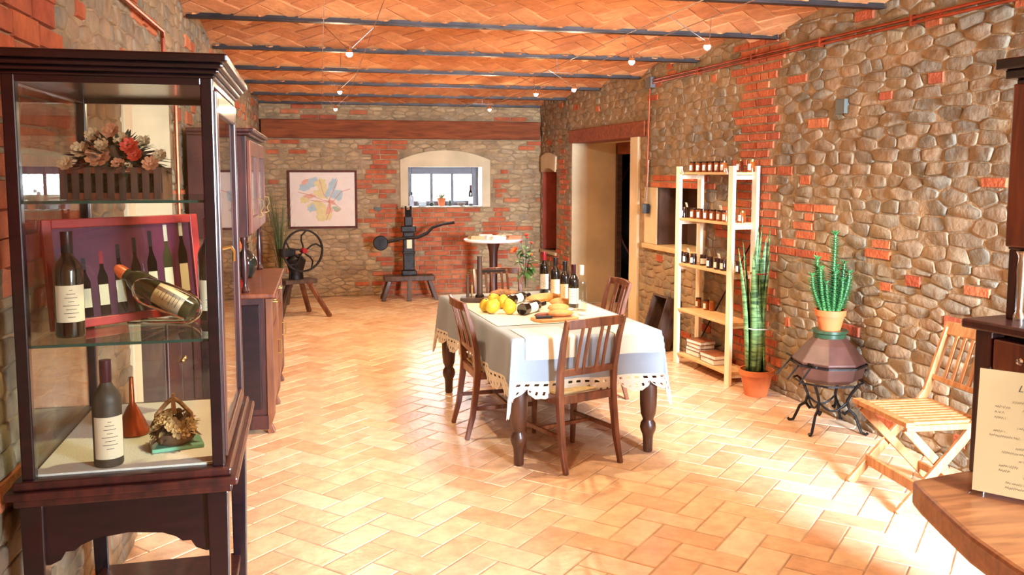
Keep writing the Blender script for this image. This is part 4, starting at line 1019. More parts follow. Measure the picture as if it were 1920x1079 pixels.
# ---- things on the table
TZ = TT+.005
def TP(px_, py_): v = fl(px_, py_, TZ); return v.x, v.y
face = lambda x, y: math.atan2(-y, -x)
for (a, b, lb, caps, body, H, lab) in [
    (1020, 549, 'dark wine bottle with raspberry capsule and red and white label, leftmost standing', capsr, bottleg, .325, paperw),
    (1041, 558, 'dark wine bottle with beige label, second of the standing row', capsb, bottleg, .305, paper),
    (1059, 568, 'dark wine bottle with black capsule and beige label, middle of the row', capsb, bottleg, .305, paper),
    (1075, 577, 'dark wine bottle with white label behind the clear bottle', capsm, bottleg, .305, paperw)]:
    x, y = TP(a, b); bottle(x, y, TZ, lb, H, .038 if a != 1020 else .036, body, caps, lab, (.03, .14), group='bottles standing on the dining table')
x, y = TP(1090, 583); q = bottle(x, y, TZ, 'clear glass bottle with white capsule, rightmost on the dining table', .315, .037, clearglass, capsw, None, name='clear_bottle', group='bottles standing on the dining table')
MB().lathe([(.001, .008), (.034, .008), (.034, .175), (.02, .20), (.001, .20)], 18).build('spirit', glass('spirit', (.86, .88, .84), ior=1.35), q, True)
# lying bottle
p = Vector((*TP(978, 592), TZ+.040)); q_ = Vector((*TP(1052, 571), TZ+.040)); dz = (q_-p).normalized(); xx_ = Vector((0, 0, 1)); yy_ = dz.cross(xx_)
BM = Matrix(((xx_.x, yy_.x, dz.x, p.x), (xx_.y, yy_.y, dz.y, p.y), (xx_.z, yy_.z, dz.z, p.z), (0, 0, 0, 1)))
tc_ = BM.to_3x3().transposed() @ (CAM-p)
bottle(0, 0, 0, 'dark wine bottle lying on its side beside the yellow quinces', .32, .040, bottleg, capsb, paperw, (.06, .15), face=math.atan2(tc_.y, tc_.x)+.5, rzM=BM)
# second dark bottle lying further back
p = Vector((*TP(957, 572), TZ+.036)); q_ = Vector((*TP(1005, 558), TZ+.036)); dz = (q_-p).normalized(); yy_ = dz.cross(xx_)
BM = Matrix(((xx_.x, yy_.x, dz.x, p.x), (xx_.y, yy_.y, dz.y, p.y), (xx_.z, yy_.z, dz.z, p.z), (0, 0, 0, 1)))
tc_ = BM.to_3x3().transposed() @ (CAM-p)
bottle(0, 0, 0, 'dark wine bottle lying behind the yellow quinces on the table', .30, .036, bottleg, capsb, paperw, (.05, .14), face=math.atan2(tc_.y, tc_.x)+.3, rzM=BM)
# quinces
qs = [(912, 587, 'leftmost yellow quince by the wooden corking stand'), (925, 590, 'front yellow quince with dark calyx, left of centre'), (945, 580, 'big yellow quince in the middle of the pile'), (957, 591, 'rightmost yellow quince next to the lying bottle'), (928, 575, 'yellow quince at the back left of the pile')]
for k, (a, b, lb) in enumerate(qs):
    x, y = TP(a, b); r_ = .043+.004*(k % 2); M = RZ(k*1.3) @ RX(.35*math.sin(k*2)+.5)
    prof = [(0, -r_*1.02), (r_*.25, -r_*1.08), (r_*.7, -r_*.86), (r_*1.0, -r_*.25), (r_*.97, r_*.2), (r_*.72, r_*.72), (r_*.42, r_*1.08), (r_*.2, r_*1.2), (0, r_*1.15)]
    m = MB(M).lathe(prof, 16); zmin = min(v[2] for v in m.v); o = m.build('quince', yellow, None, True, angle=180); o.location = (x, y+.03, TZ-zmin); tag(o, lb, 'fruit', 'quinces on the dining table')
    MB(M).lathe([(0, r_*1.14), (.007, r_*1.2), (.004, r_*1.26), (0, r_*1.22)], 8).build('calyx', oldwood, o, True)
# bread loaves
def loaf(px_, py_, L, w, h, a, lb, mat=bread, name='bread_loaf', cat='bread'):
    x, y = TP(px_, py_); m = MB(RZ(a)); m.ell((0, 0, h*.46), (L/2, w/2, h*.54), 16); m.v = [(vx, vy, max(vz, 0)) for vx, vy, vz in m.v]
    o = m.build(name, mat, None, True, angle=180); o.location = (x, y, TZ); return tag(o, lb, cat)
loaf(1020, 565, .30, .10, .06, .3, 'long bread loaf behind the lying bottle')
loaf(1052, 573, .17, .09, .055, -.2, 'small bread roll between lying and standing bottles')
loaf(1047, 583, .16, .085, .05, .1, 'round bread roll right of the lying bottle')
loaf(945, 556, .22, .09, .055, -.15, 'straw wrapped sausage roll behind the quinces', straw, 'straw_bundle', 'straw bundle')
loaf(975, 556, .16, .035, .03, -.3, 'thin reddish salami behind the lying bottles', salami, 'salami', 'salami')
# cutting board with bread and salami
x, y = TP(1040, 600); bd = MB(RZ(.12)).prism([(-.15, -.05), (-.12, -.085), (.11, -.085), (.15, -.05), (.15, .05), (.11, .085), (-.12, .085), (-.15, .05)], 0, .018).build('cutting_board', boardw, None, bevel=.004); bd.location = (x, y, TZ); tag(bd, 'small wooden cutting board at the near end of the table', 'cutting board')
def onboard(name, dx, dy, L, w, h, a, lb, mat, cat, dz_=0):
    m = MB(RZ(a)); m.ell((0, 0, h*.46), (L/2, w/2, h*.54), 16); m.v = [(vx, vy, max(vz, 0)) for vx, vy, vz in m.v]; o = m.build(name, mat, None, True, angle=180); o.location = (x+dx, y+dy, TZ+.018+dz_); tag(o, lb, cat)
onboard('bread_loaf', .045, .02, .18, .085, .045, .0, 'pale split bread roll on the cutting board', bread, 'bread')
onboard('salami', -.075, .03, .12, .03, .028, .25, 'short dark salami lying on the cutting board', salami, 'salami')
kn = thing('knife', 'dark handled knife across the cutting board', 'knife', (x-.03, y-.045, TZ+.0185), .05)
MB().sweep([(-.11, 0, .01), (0.0, 0, .01)], .022, .016, (0, 1, 0)).build('handle', capsb, kn, bevel=.004); MB().prism([(0, -.010), (.13, -.004), (.14, .004), (0, .010)], .002, .004).build('blade', chrome, kn)
# glass ashtrays
for k, (a, b, lb) in enumerate([(1066, 581, 'small clear glass dish left of the clear bottle'), (1091, 590, 'small clear glass dish in front of the clear bottle')]):
    x, y = TP(a, b); o = MB().lathe([(.02, 0), (.028, .004), (.032, .014), (.028, .014), (.02, .006), (0, .005)], 16).build('glass_dish', plain('frosted_glass', (222, 220, 210), .2, 0, .05), None, True); o.location = (x, y-.02, TZ); tag(o, lb, 'dish')
# corking stand (antique) on the table
x, y = TP(897, 566)
ck = thing('bottle_corker', 'antique wooden bench corker with tall post and side lever on table', 'corking tool', (x, y, TZ), math.radians(-14))
MB().b2(-.13, .10, -.06, .06, 0, .035).build('base', oldwood, ck, bevel=.006)
MB().tube([(.01, 0, .035), (.01, 0, .34)], [.023, .018], 12).build('post', oldwood, ck, True); MB().tube([(-.08, .02, .035), (-.08, .02, .20)], [.012, .009], 12).build('short_post', oldwood, ck, True)
MB().tube([(.01, 0, .225), (.20, 0, .232)], [.011, .008], 10).build('lever', iron, ck, True); MB().ell((.205, 0, .232), .013, 10).build('knob', oldwood, ck, True)
MB().tube([(-.05, .01, .035), (-.05, .01, .12)], .008, 8).build('plunger', brassm, ck, True)
MB().lathe([(.03, .035), (.034, .04), (.03, .052)], 14, (.01, 0, 0)).build('collar', iron, ck, True)
# vase of roses
x, y = TP(985, 553)
vs0 = thing('flower_vase', 'slim glass vase with orange roses and green leaves on table', 'vase of flowers', (x, y, TZ))
MB().lathe([(.024, 0), (.028, .004), (.022, .03), (.024, .10), (.034, .20), (.031, .20), (.021, .10), (.018, .03), (0, .02)], 18).build('glass_vase', clearglass, vs0, True)
ms, ml, mr, mr2 = MB(), MB(), MB(), MB()
heads = [(-.085, -.02, .345, .030, 0), (.005, 0, .46, .018, 1), (.045, .0, .40, .015, 1), (.035, -.02, .31, .017, 0), (-.03, .02, .41, .012, 1), (.02, .02, .44, .012, 1)]
for hx, hy, hz, r_, kk in heads:
    ms.tube([(0, 0, .05), (hx*.2, hy*.2, .17), (hx*.6, hy*.6, hz*.75), (hx, hy, hz)], .0025, 6); flower((mr if kk == 0 else mr2), Vector((hx, hy, hz)), r_, 7, Vector((hx, -.06, .12)), 3, .8)
for k in range(34):
    a = random.uniform(0, 2*PI); z = random.uniform(.15, .36); d = Vector((math.cos(a), math.sin(a)*.8, random.uniform(-.6, .8))); leaf(ml, Vector((math.cos(a)*.015, math.sin(a)*.015, z)), d, random.uniform(.06, .10), .042, 4, .35)
ms.build('stems', leafd, vs0, True); ml.build('leaves', leafg, vs0)['kind'] = 'stuff'; mr.build('rose', rose, vs0); mr2.build('rose_buds', roser, vs0)

# ================================================================== SHELF UNIT
S0 = Vector((3.135, 7.235, 0)); S1 = Vector((3.205, 6.355, 0)); sd = (S1-S0).normalized(); se = Vector((-sd.y, sd.x, 0))  # se points to the wall
SL = (S1-S0).length; SD = .215
sh = thing('shelf_unit', 'white pine open shelf unit with five shelves against right wall', 'shelf')
SM = Matrix(((sd.x, se.x, 0, S0.x), (sd.y, se.y, 0, S0.y), (0, 0, 1, 0), (0, 0, 0, 1))); sh.matrix_world = SM
for x in (0, SL):
    for y in (0, SD): MB().b2(x-.035, x+.035, y-.014, y+.014, 0, 1.775).build('post', pine, sh, bevel=.002)
    for z in (.08, .49, .895, 1.30, 1.70): MB().b2(x-.012+(.035 if x == 0 else -.035), x+.012+(.035 if x == 0 else -.035), .014, SD-.014, z-.035, z).build('cleat', pine, sh)
LV = [.10, .505, .915, 1.32, 1.725]
for z in LV: MB().b2(-.0+.01, SL-.01, -.012, SD+.012, z-.02, z).build('shelf_board', wood('pine_board', (206, 158, 104), (228, 184, 130), (2, 14, 14), .6, 0), sh, bevel=.002)
MB().sweep([(.02, SD+.012, .2), (SL-.02, SD+.012, 1.2)], .004, .012, (0, 0, 1)).build('brace', iron, sh)
# jars
def jar(cont, lidm, label=True, h=.092, r=.027):
    o = MB().lathe([(r*.8, 0), (r, .004), (r, h*.74), (r*.86, h*.84), (r*.86, h*.86)], 14).build('jar', cont, None, True)
    MB().lathe([(r*.93, h*.85), (r*.94, h), (0, h*1.003)], 14).build('lid', lidm, o, True)
    if label: MB().lathe([(r+.0007, h*.16), (r+.0007, h*.66)], 10, arc=(-PI/2-1.15, -PI/2+1.05)).build('label', paperw, o, True)
    return o
jA = jar(honey, lidd); jD = jar(jam, lidd, True, .095, .029); jU = jar(honey, lidg, False)
jW = jar(honey, lidg, True, .098, .030)
used = set()
def put(proto, u, v, z, lb, grp, rz=0):
    o = proto if id(proto) not in used else clone(proto)
    used.add(id(proto)); M_ = SM @ TR(u, v, z) @ RZ(rz-.25); o.location = M_.to_translation(); o.rotation_euler = M_.to_euler()
    tag(o, lb, 'jar', grp); return o
def su(px_, v=0.05):  # shelf coordinate where a pixel column meets the row of jars
    inv = SM.inverted(); a = inv @ CAM; b = inv.to_3x3() @ ray(px_, 400); t = (v-a.y)/b.y; return (a+b*t).x
PLC = ['leftmost', 'second from the left', 'third from the left', 'fourth from the left', 'fifth from the left', 'sixth from the left', 'seventh from the left', 'eighth from the left']
for i, p_ in enumerate([1297, 1309.5, 1321, 1332, 1344, 1355]): put(jA, su(p_), .05, LV[4], 'small amber honey jar with white label on top shelf, '+PLC[i], 'honey jars on the top shelf')
put(jW, su(1385, .12), .12, LV[4], 'larger honey jar with white label right of the top row', 'honey jars on the top shelf'); put(jW, su(1407, .10), .10, LV[4], 'honey jar at the right end of the top shelf', 'honey jars on the top shelf')
put(jD, su(1284), .04, LV[3], 'dark jar with white label at left end of second shelf', 'jars on the second shelf')
for i, p_ in enumerate([1300, 1312.5, 1325, 1337, 1350, 1361]): put(jA, su(p_), .05, LV[3], 'honey jar with white label on second shelf, '+PLC[i+1], 'jars on the second shelf')
put(jW, su(1391, .08), .08, LV[3], 'honey jar at right end of second shelf behind post', 'jars on the second shelf')
for i, p_ in enumerate([1277, 1288, 1302]): put(jD, su(p_, .05), .05, LV[2], 'dark jam jar with white label in left cluster of third shelf, '+PLC[i], 'jam jars on the third shelf')
put(jD, su(1320, .09), .09, LV[2], 'dark jam jar at the right of the left cluster, third shelf', 'jam jars on the third shelf', 1.6)
for i, p_ in enumerate([1333, 1347, 1359]): put(jD, su(p_, .05), .05, LV[2], 'dark jam jar with white label in right cluster of third shelf, '+PLC[i], 'jam jars on the third shelf')
put(jD, su(1388, .06), .06, LV[2], 'dark jam jar at right end of third shelf', 'jam jars on the third shelf')
for i, p_ in enumerate([1313, 1328]): put(jA, su(p_, .18), .18, LV[1], 'honey jar with white label at the rear of fourth shelf, '+('left one' if i == 0 else 'middle one'), 'honey jars on the fourth shelf')
put(jU, su(1339, .20), .20, LV[1], 'unlabelled honey jar at the rear of fourth shelf', 'honey jars on the fourth shelf')
# price cards
def card(u, v, z, lb, w=.055, h=.04, tilt=.25):
    o = MB(RX(tilt)).b2(-w/2, w/2, -.001, .001, 0, h).build('price_card', paperw, None); M_ = SM @ TR(u, v, z) @ RZ(-.2); o.location = M_.to_translation(); o.rotation_euler = M_.to_euler(); tag(o, lb, 'card')
    s = MB(RX(tilt)); 
    for k in range(3): s.b2(-w*.3, w*(.3-.1*k), -.0016, -.0012, h*(.28+.22*k), h*(.34+.22*k))
    s.build('print', ink, o)
card(su(1279, -.012), -.013, LV[4]-.018, 'white price card at left on the top shelf edge', .06, .05); card(su(1361, -.012), -.013, LV[4]-.018, 'white price card at right on the top shelf edge', .06, .05)
card(su(1287, .04), .045, LV[3]+.097, 'white price card on leftmost jar of the second shelf'); card(su(1352, .05), .05, LV[3]+.093, 'white price card on the jars right of the second shelf')
card(su(1293, .05), .05, LV[2]+.096, 'white price card on left jam jars, third shelf'); card(su(1351, .05), .05, LV[2]+.096, 'white price card on right jam jars, third shelf')
# books
def book(u, v, z, w, d, t, a, lb, cover):
    o = thing('book', lb, 'book', group='books on the bottom shelf'); M_ = SM @ TR(u, v, z) @ RZ(a); o.matrix_world = M_
    MB().b2(-w/2+.004, w/2-.002, -d/2+.004, d/2-.004, .003, t-.003).build('pages', paperw, o); m = MB(); m.b2(-w/2, w/2, -d/2, d/2, 0, .003); m.b2(-w/2, w/2, -d/2, d/2, t-.003, t); m.b2(-w/2, -w/2+.003, -d/2, d/2, .003, t-.003) if a < 1 else m.b2(w/2-.003, w/2, -d/2, d/2, .003, t-.003); m.build('cover', cover, o)
cvb = plain('cover_brown', (150, 88, 58), .4, 0, .3, 14); cvg = plain('cover_grey', (110, 92, 88), .4, 0, .3, 14)
z = LV[0]
for i, (t, a, c_) in enumerate([(.045, .03, cvg), (.03, .06, cvg), (.035, .0, cvb), (.032, .10, cvb)]):
    book(.19+.006*i, .13, z, .22, .16, t, a, 'white paged book in the left stack, '+['bottom one', 'second from bottom', 'third from bottom', 'top one with brown cover'][i], c_); z += t
z = LV[0]
for i, (t, a, c_) in enumerate([(.045, -.05, cvg), (.035, .04, cvb)]):
    book(.50, .11, z, .24, .17, t, a, 'white paged book in the right stack, '+['lower one', 'upper one with reddish cover'][i], c_); z += t

# ================================================================== PLANTS
def pot(name, parent, r0, r1, h, mat, rim=.02):
    MB().lathe([(0, 0), (r0, 0), (r0+(r1-r0)*.82, h-rim-.012), (r1+.004, h-rim-.01), (r1+.008, h), (r1-.006, h), (r1-.012, h-.02), (r0*.9, .02), (0, .015)], 28).build(name, mat, parent, True)
    MB().lathe([(0, h-.022), (r1-.014, h-.026)], 20).build('soil', soil, parent)
def snakemat():
    m, t, b = nt('snake_leaf'); tc = t.nodes.new('ShaderNodeTexCoord'); mp = t.nodes.new('ShaderNodeMapping'); mp.inputs['Scale'].default_value = (4, 4, 26)
    n = t.nodes.new('ShaderNodeTexNoise'); n.inputs['Scale'].default_value = 1.6; n.inputs['Detail'].default_value = 5; n.inputs['Distortion'].default_value = 1
    r = t.nodes.new('ShaderNodeValToRGB'); r.color_ramp.elements[0].position = .38; r.color_ramp.elements[0].color = lin((56, 88, 50)); r.color_ramp.elements[1].position = .62; r.color_ramp.elements[1].color = lin((132, 168, 104))
    t.links.new(tc.outputs['Object'], mp.inputs[0]); t.links.new(mp.outputs[0], n.inputs[0]); t.links.new(n.outputs[0], r.inputs[0]); t.links.new(r.outputs[0], b.inputs['Base Color']); b.inputs['Roughness'].default_value = .4; return m
snm = snakemat()
sp = thing('snake_plant', 'tall snake plant in round terracotta pot beside shelf unit', 'potted plant', (3.275, 6.02, 0))
pot('pot', sp, .085, .128, .205, terra, .03)
random.seed(5)
for k in range(24):
    a = 2*PI*k/24*2.4; rr = random.uniform(.015, .088); bx, by = rr*math.cos(a), rr*math.sin(a); H = random.uniform(.5, .95) if k > 6 else random.uniform(1.0, 1.16)
    top = Vector((bx*1.15+random.uniform(-.05, .06), by*1.1+random.uniform(-.04, .04), .18+H)); tw = random.uniform(-.6, .6); w0 = random.uniform(.045, .062); m = MB(); N = 12; vs = []
    if k in (5, 9): top = Vector((bx-.10, by-.02, .18+H*.85))
    for i in range(N+1):
        t = i/N; c = Vector((bx, by, .17)).lerp(top, t); c.x -= .02*math.sin(PI*t)*(1 if top.x > bx else -.6); w = w0*(.75+.5*math.sin(PI*min(t*1.1, 1)))*(1-t**6)*(1 if t < .99 else .1); an = a+PI/2+tw*t
        s = Vector((math.cos(an), math.sin(an), 0)); nn = Vector((-s.y, s.x, 0)); vs += [c-s*w/2+nn*w*.16, c-nn*w*.05, c+s*w/2+nn*w*.16]
    m.add(vs, [(3*i+q, 3*i+q+1, 3*i+q+4, 3*i+q+3) for i in range(N) for q in (0, 1)])
    o = m.build('leaf', snm, sp, True, angle=180); s_ = o.modifiers.new('s', 'SOLIDIFY'); s_.thickness = .004
def tie(z, r, mat): MB().lathe([(r, z), (r+.003, z-.004), (r+.005, z), (r+.003, z+.004), (r, z)], 24).build('tie', mat, sp, True)
tie(.53, .095, plain('white_string', (200, 204, 190), .7)); tie(.95, .062, capsr)
# stove/brazier
st = thing('brazier', 'old brown octagonal clay brazier on scrolled iron stand', 'brazier', (3.315, 5.12, 0), math.radians(-10))
OCT = lambda r, z, n=8: [(r*math.cos(2*PI*(k+.5)/n), r*math.sin(2*PI*(k+.5)/n), z) for k in range(n)]
def octo(m, prof, n=8):
    vs = []; 
    for r, z in prof: vs += OCT(r, z, n)
    fs = [(i*n+k, i*n+(k+1) % n, (i+1)*n+(k+1) % n, (i+1)*n+k) for i in range(len(prof)-1) for k in range(n)]+[tuple(range(n-1, -1, -1)), tuple((len(prof)-1)*n+k for k in range(n))]
    return m.add(vs, fs)
octo(MB(), [(.15, .325), (.215, .36), (.235, .44), (.232, .45)]).build('lower_bowl', potbrown, st, bevel=.006)
octo(MB(), [(.232, .455), (.238, .47), (.225, .485), (.15, .58), (.108, .62), (.10, .63)]).build('upper_hood', potbrown, st, bevel=.006)
MB().lathe([(.095, .62), (.105, .625), (.105, .65), (.12, .66), (.115, .675), (.0, .675)], 20).build('green_collar', potgreen, st, True)
m = MB()
for z, r_ in ((.45, .245), (.33, .225)):
    p_ = OCT(r_, z); p_.append(p_[0])
    for a, b in zip(p_, p_[1:]): m.sweep([a, b], .012, .006, (0, 0, 1))
m.build('iron_band', iron, st)
for k in range(4):
    a = PI/4+PI/2*k; c_, s_ = math.cos(a), math.sin(a)
    pr_ = [(.21, .33), (.165, .27), (.135, .21), (.15, .15), (.12, .115), (.10, .13)]
    pr2 = [(.15, .15), (.19, .12), (.215, .06), (.235, .015), (.265, .006), (.275, .018)]
    MB().tube([(r*c_, r*s_, z) for r, z in pr_], .010, 8).build('leg', iron, st, True); MB().tube([(r*c_, r*s_, z) for r, z in pr2], .010, 8).build('foot', iron, st, True)
for k in range(4):
    a = PI/4+PI/2*k; b = a+PI/2; m = MB(); N = 8; pts = []
    for i in range(N+1):
        t = i/N; p_ = Vector((.135*math.cos(a), .135*math.sin(a), .2)).lerp(Vector((.135*math.cos(b), .135*math.sin(b), .2)), t); p_.z = .2-.06*math.sin(PI*t); pts.append(p_)
    m.tube(pts, .007, 8).build('scroll', iron, st, True)
# grill bars sloping down at the front left
gl = MB()
for k in range(3): gl.tube([(-.20+.02*k, .12-.13*k, .47), (-.33+.02*k, .06-.15*k, .36)], .006, 6)
gl.tube([(-.22, .18, .475), (-.17, -.22, .465)], .008, 6); gl.build('grill_bars', iron, st, True)
# cactus-like plant
ep = thing('spurge_plant', 'green spiny leafed succulent in terracotta pot on brazier', 'potted plant', (3.315, 5.12, .675))
pot('pot', ep, .068, .095, .135, terra, .03)
random.seed(9)
for k, (bx, by, tx, tyv, H) in enumerate([(0, 0, .02, 0, .53), (-.03, .01, -.09, .03, .36), (-.05, 0, -.14, .0, .25), (.03, 0, .085, -.01, .33), (.0, -.03, -.005, -.05, .27), (.05, .01, .12, .02, .22), (-.02, -.03, -.06, -.04, .2), (.03, -.03, .045, -.06, .22), (-.03, .03, -.05, .06, .28), (-.05, -.02, -.10, -.03, .30), (.02, .02, .055, .03, .30), (.04, -.02, .10, -.05, .27)]):
    pts = []
    for i in range(9):
        t = i/8; s = math.sin(t*PI/2)
        pts.append(Vector((bx+(tx-bx)*s, by+(tyv-by)*s, .11+H*t)))
    stem = MB().tube(pts, [.014*(1-.4*i/8) for i in range(9)], 8).build('stem', leafg, ep, True)
    m = MB(); n = int(H*420)
    for i in range(n):
        t = .1+.9*i/n; f_ = t*8; j = min(7, int(f_)); c = pts[j].lerp(pts[j+1], f_-j); a = i*2.4; d = Vector((math.cos(a), math.sin(a), .35+.8*(t > .95))); leaf(m, c+d*.008, d, .052*(1-.35*t), .020, 2, .1)
    q = m.build('leaflets', plain('spurge_leaf', (78, 138, 78), .45, 0, .25, 30), stem); q['kind'] = 'stuff'
random.seed(11)
# ---- folding chair
fc = thing('folding_chair', 'slatted light wooden folding chair by the right stone wall', 'chair', (3.07, 3.92, 0), math.radians(90-4))
# local: faces +Y ; world -X is its front, width along world Y
fw, fd = .23, .21
for s in (-1, 1):
    MB().b2(s*fw-.012, s*fw+.012, -fd, fd, .425, .455).build('seat_rail', teak, fc, bevel=.003)
    # front-top to rear-floor leg, and rear (back stile) to front-floor leg
    MB().sweep([(s*(fw-.03), .19, .43), (s*(fw-.03), -.235, .0)], .02, .045, (1, 0, 0)).build('leg', teak, fc, bevel=.003)
    MB().sweep([(s*(fw+.0), .235, .0), (s*(fw+.0), -.10, .36), (s*(fw+.0), -.21, .50), (s*fw, -.33, .86)], .022, .045, (1, 0, 0)).build('back_stile', teak, fc, bevel=.003)
for k in range(10):
    x = -fw+.03+k*(2*fw-.06)/9; MB().b2(x-.0155, x+.0155, -fd+.01, fd-.03, .452, .467).build('seat_slat', teak, fc, bevel=.002)
MB().b2(-fw-.02, fw+.02, fd-.04, fd+.012, .448, .474).build('front_rail', teak, fc, bevel=.003); MB().b2(-fw, fw, -fd-.012, -fd+.02, .44, .465).build('rear_rail', teak, fc, bevel=.003)
MB().sweep([(-fw-.02, -.325, .855), (0, -.352, .862), (fw+.02, -.325, .855)], .075, .022, (0, -.3, 1)).build('top_rail', teak, fc, bevel=.006)
MB().sweep([(-fw, -.243, .585), (fw, -.243, .585)], .028, .018, (0, -.3, 1)).build('back_rail', teak, fc, bevel=.003)
for k in range(5):
    x = -.13+k*.065; MB().sweep([(x, -.246, .59), (x, -.315, .83)], .022, .012, (1, 0, 0)).build('back_slat', teak, fc, bevel=.002)
MB().b2(-fw, fw, .125, .145, .10, .155).build('stretcher', teak, fc, bevel=.003); MB().b2(-fw+.03, fw-.03, -.17, -.15, .075, .115).build('stretcher', teak, fc, bevel=.003)
# ---- dark trough leaning against the wall
bm = thing('wooden_trough', 'dark open wooden grape trough leaning on wall behind table', 'trough')
M_ = TR(3.235, 7.86, 0.006) @ RZ(math.radians(-86)) @ RX(math.radians(-17)); bm.matrix_world = M_
m = MB(); m.b2(-.16, .16, .0, .02, 0, .50).build('bottom_board', oldwood, bm)
for a, b, c, d in ((-.16, -.14, 0, .5), (.14, .16, 0, .5)): MB().b2(a, b, -.16, 0, c, d).build('side_board', oldwood, bm, bevel=.003)
MB().b2(-.14, .14, -.16, 0, 0, .02).build('end_board', oldwood, bm); MB().b2(-.14, .14, -.16, 0, .48, .50).build('end_board', oldwood, bm)

# ================================================================== FAR END
# map
mp = thing('framed_map', 'framed pastel vineyard map hanging on the far wall', 'picture'); mp.matrix_world = WF @ TR(uF(-.43), .955, .03)
Lm, Hm = .93, .80; m = MB()
for a, b, c, d in ((0, .03, 0, Hm), (Lm-.03, Lm, 0, Hm), (.03, Lm-.03, 0, .03), (.03, Lm-.03, Hm-.03, Hm)): m.b2(a, b, c, d, -.01, .02)
m.build('frame', wood('map_frame', (70, 28, 18), (104, 46, 28), (8, 8, 8), .8, 0), mp, bevel=.003)
sheet = MB().b2(.02, Lm-.02, .02, Hm-.02, -.002, .004).build('map_sheet', plain('map_paper', (226, 200, 178), .5, 0, .03), mp)
def blob(cx, cy, rx, ry, z, n=14, ang=0., j=.3):
    pts = []
    for k in range(n):
        t = 2*PI*k/n; r_ = 1+random.uniform(-j, j); x = rx*r_*math.cos(t); y = ry*r_*math.sin(t); pts.append((cx+x*math.cos(ang)-y*math.sin(ang), cy+x*math.sin(ang)+y*math.cos(ang), z))
    return pts, [tuple(range(n))]
cols = {'b': (168, 178, 176), 'y': (216, 188, 120), 'p': (216, 152, 116), 'g': (164, 168, 128)}
# traced patches of the map: centre x,y (0..1), size, colour
for k, (x, y, rx, ry, a, c_) in enumerate([(.32, .83, .13, .10, .3, 'b'), (.20, .74, .10, .08, 0, 'b'), (.22, .86, .07, .04, .5, 'p'), (.48, .80, .10, .12, 0, 'y'), (.50, .62, .13, .12, 0, 'y'), (.66, .80, .07, .15, -.45, 'b'), (.60, .66, .05, .16, -.4, 'b'), (.74, .60, .11, .10, .4, 'b'), (.20, .50, .08, .06, 0, 'y'), (.30, .58, .10, .05, 0, 'p'), (.42, .40, .15, .11, 0, 'y'), (.32, .34, .07, .07, .4, 'b'), (.50, .24, .09, .14, .2, 'y'), (.60, .28, .05, .14, -.2, 'p'), (.72, .32, .07, .05, -.4, 'g'), (.64, .46, .07, .04, -.5, 'p'), (.44, .14, .05, .07, .5, 'y'), (.60, .18, .05, .08, 0, 'y')]):
    v_, f_ = blob(.05+x*(Lm-.1), .04+y*(Hm-.1), rx*.8, ry*.8*.86, .0046+k*.00012, ang=a); MB().add(v_, f_).build('map_patch', plain('map_'+c_, cols[c_], .5, 0, .06, 20), sheet)
m = MB(); 
for pth in ([(.10, .66), (.3, .60), (.5, .50), (.66, .46), (.72, .55), (.80, .66), (.95, .72)], [(.45, .9), (.52, .6), (.60, .5), (.75, .9)], [(.6, .5), (.62, .3), (.55, .1)], [(.3, .5), (.45, .47), (.6, .46), (.72, .40), (.8, .32), (.74, .27), (.66, .30)]):
    q = [Vector((.05+a*(Lm-.1), .04+b*(Hm-.1), .008)) for a, b in pth]; m.sweep(q, .008, .0006, (.3, 1, 0))
m.build('map_roads', plain('map_road', (206, 122, 92), .5), sheet)
# antique press / balance
pr = thing('iron_press', 'antique black iron press with long curved lever and round counterweight', 'press', (1.16, 11.72, 0))
MB().b2(-.34, .34, -.13, .13, .26, .33).build('bench_top', oldwood, pr, bevel=.01)
for s in (-1, 1):
    for t in (-1, 1): MB().sweep([(s*.27, t*.09, .27), (s*.36, t*.13, 0)], .06, .05, (0, 1, 0)).build('bench_leg', oldwood, pr, bevel=.005)
MB().sweep([(0, -.1, .28), (-.02, -.20, 0)], .06, .05, (1, 0, 0)).build('bench_leg', oldwood, pr)
m = MB(); m.b2(-.10, .10, -.07, .07, .33, .40); m.b2(-.075, .075, -.05, .05, .40, .92); m.b2(-.10, .10, -.06, .06, .92, 1.0); m.b2(-.055, .055, -.045, .045, 1.0, 1.13); m.b2(-.085, .085, -.055, .055, .62, .66); m.build('column', iron, pr, bevel=.012)
for s in (-1, 1): MB().tube([(s*.03, 0, 1.13), (s*.035, 0, 1.27)], .014, 8).build('prong', iron, pr, True)
MB().tube([(0, 0, 1.1), (0, 0, 1.22)], .02, 8).build('spindle', iron, pr, True)
MB().b2(-.03, .04, -.058, -.052, .70, .86).build('paper_tag', paper, pr)
MB().tube([(-.30, -.06, .79), (-.1, -.06, .835), (.12, -.06, .85), (.24, -.06, .90), (.32, -.06, .98), (.45, -.06, 1.02), (.62, -.06, 1.045)], [.02, .022, .024, .022, .02, .018, .02], 8).build('lever', iron, pr, True)
MB(TR(-.38, -.06, .78) @ RX(PI/2)).lathe([(0, -.03), (.09, -.03), (.10, -.015), (.10, .015), (.09, .03), (0, .03)], 24).build('counterweight', iron, pr, True)
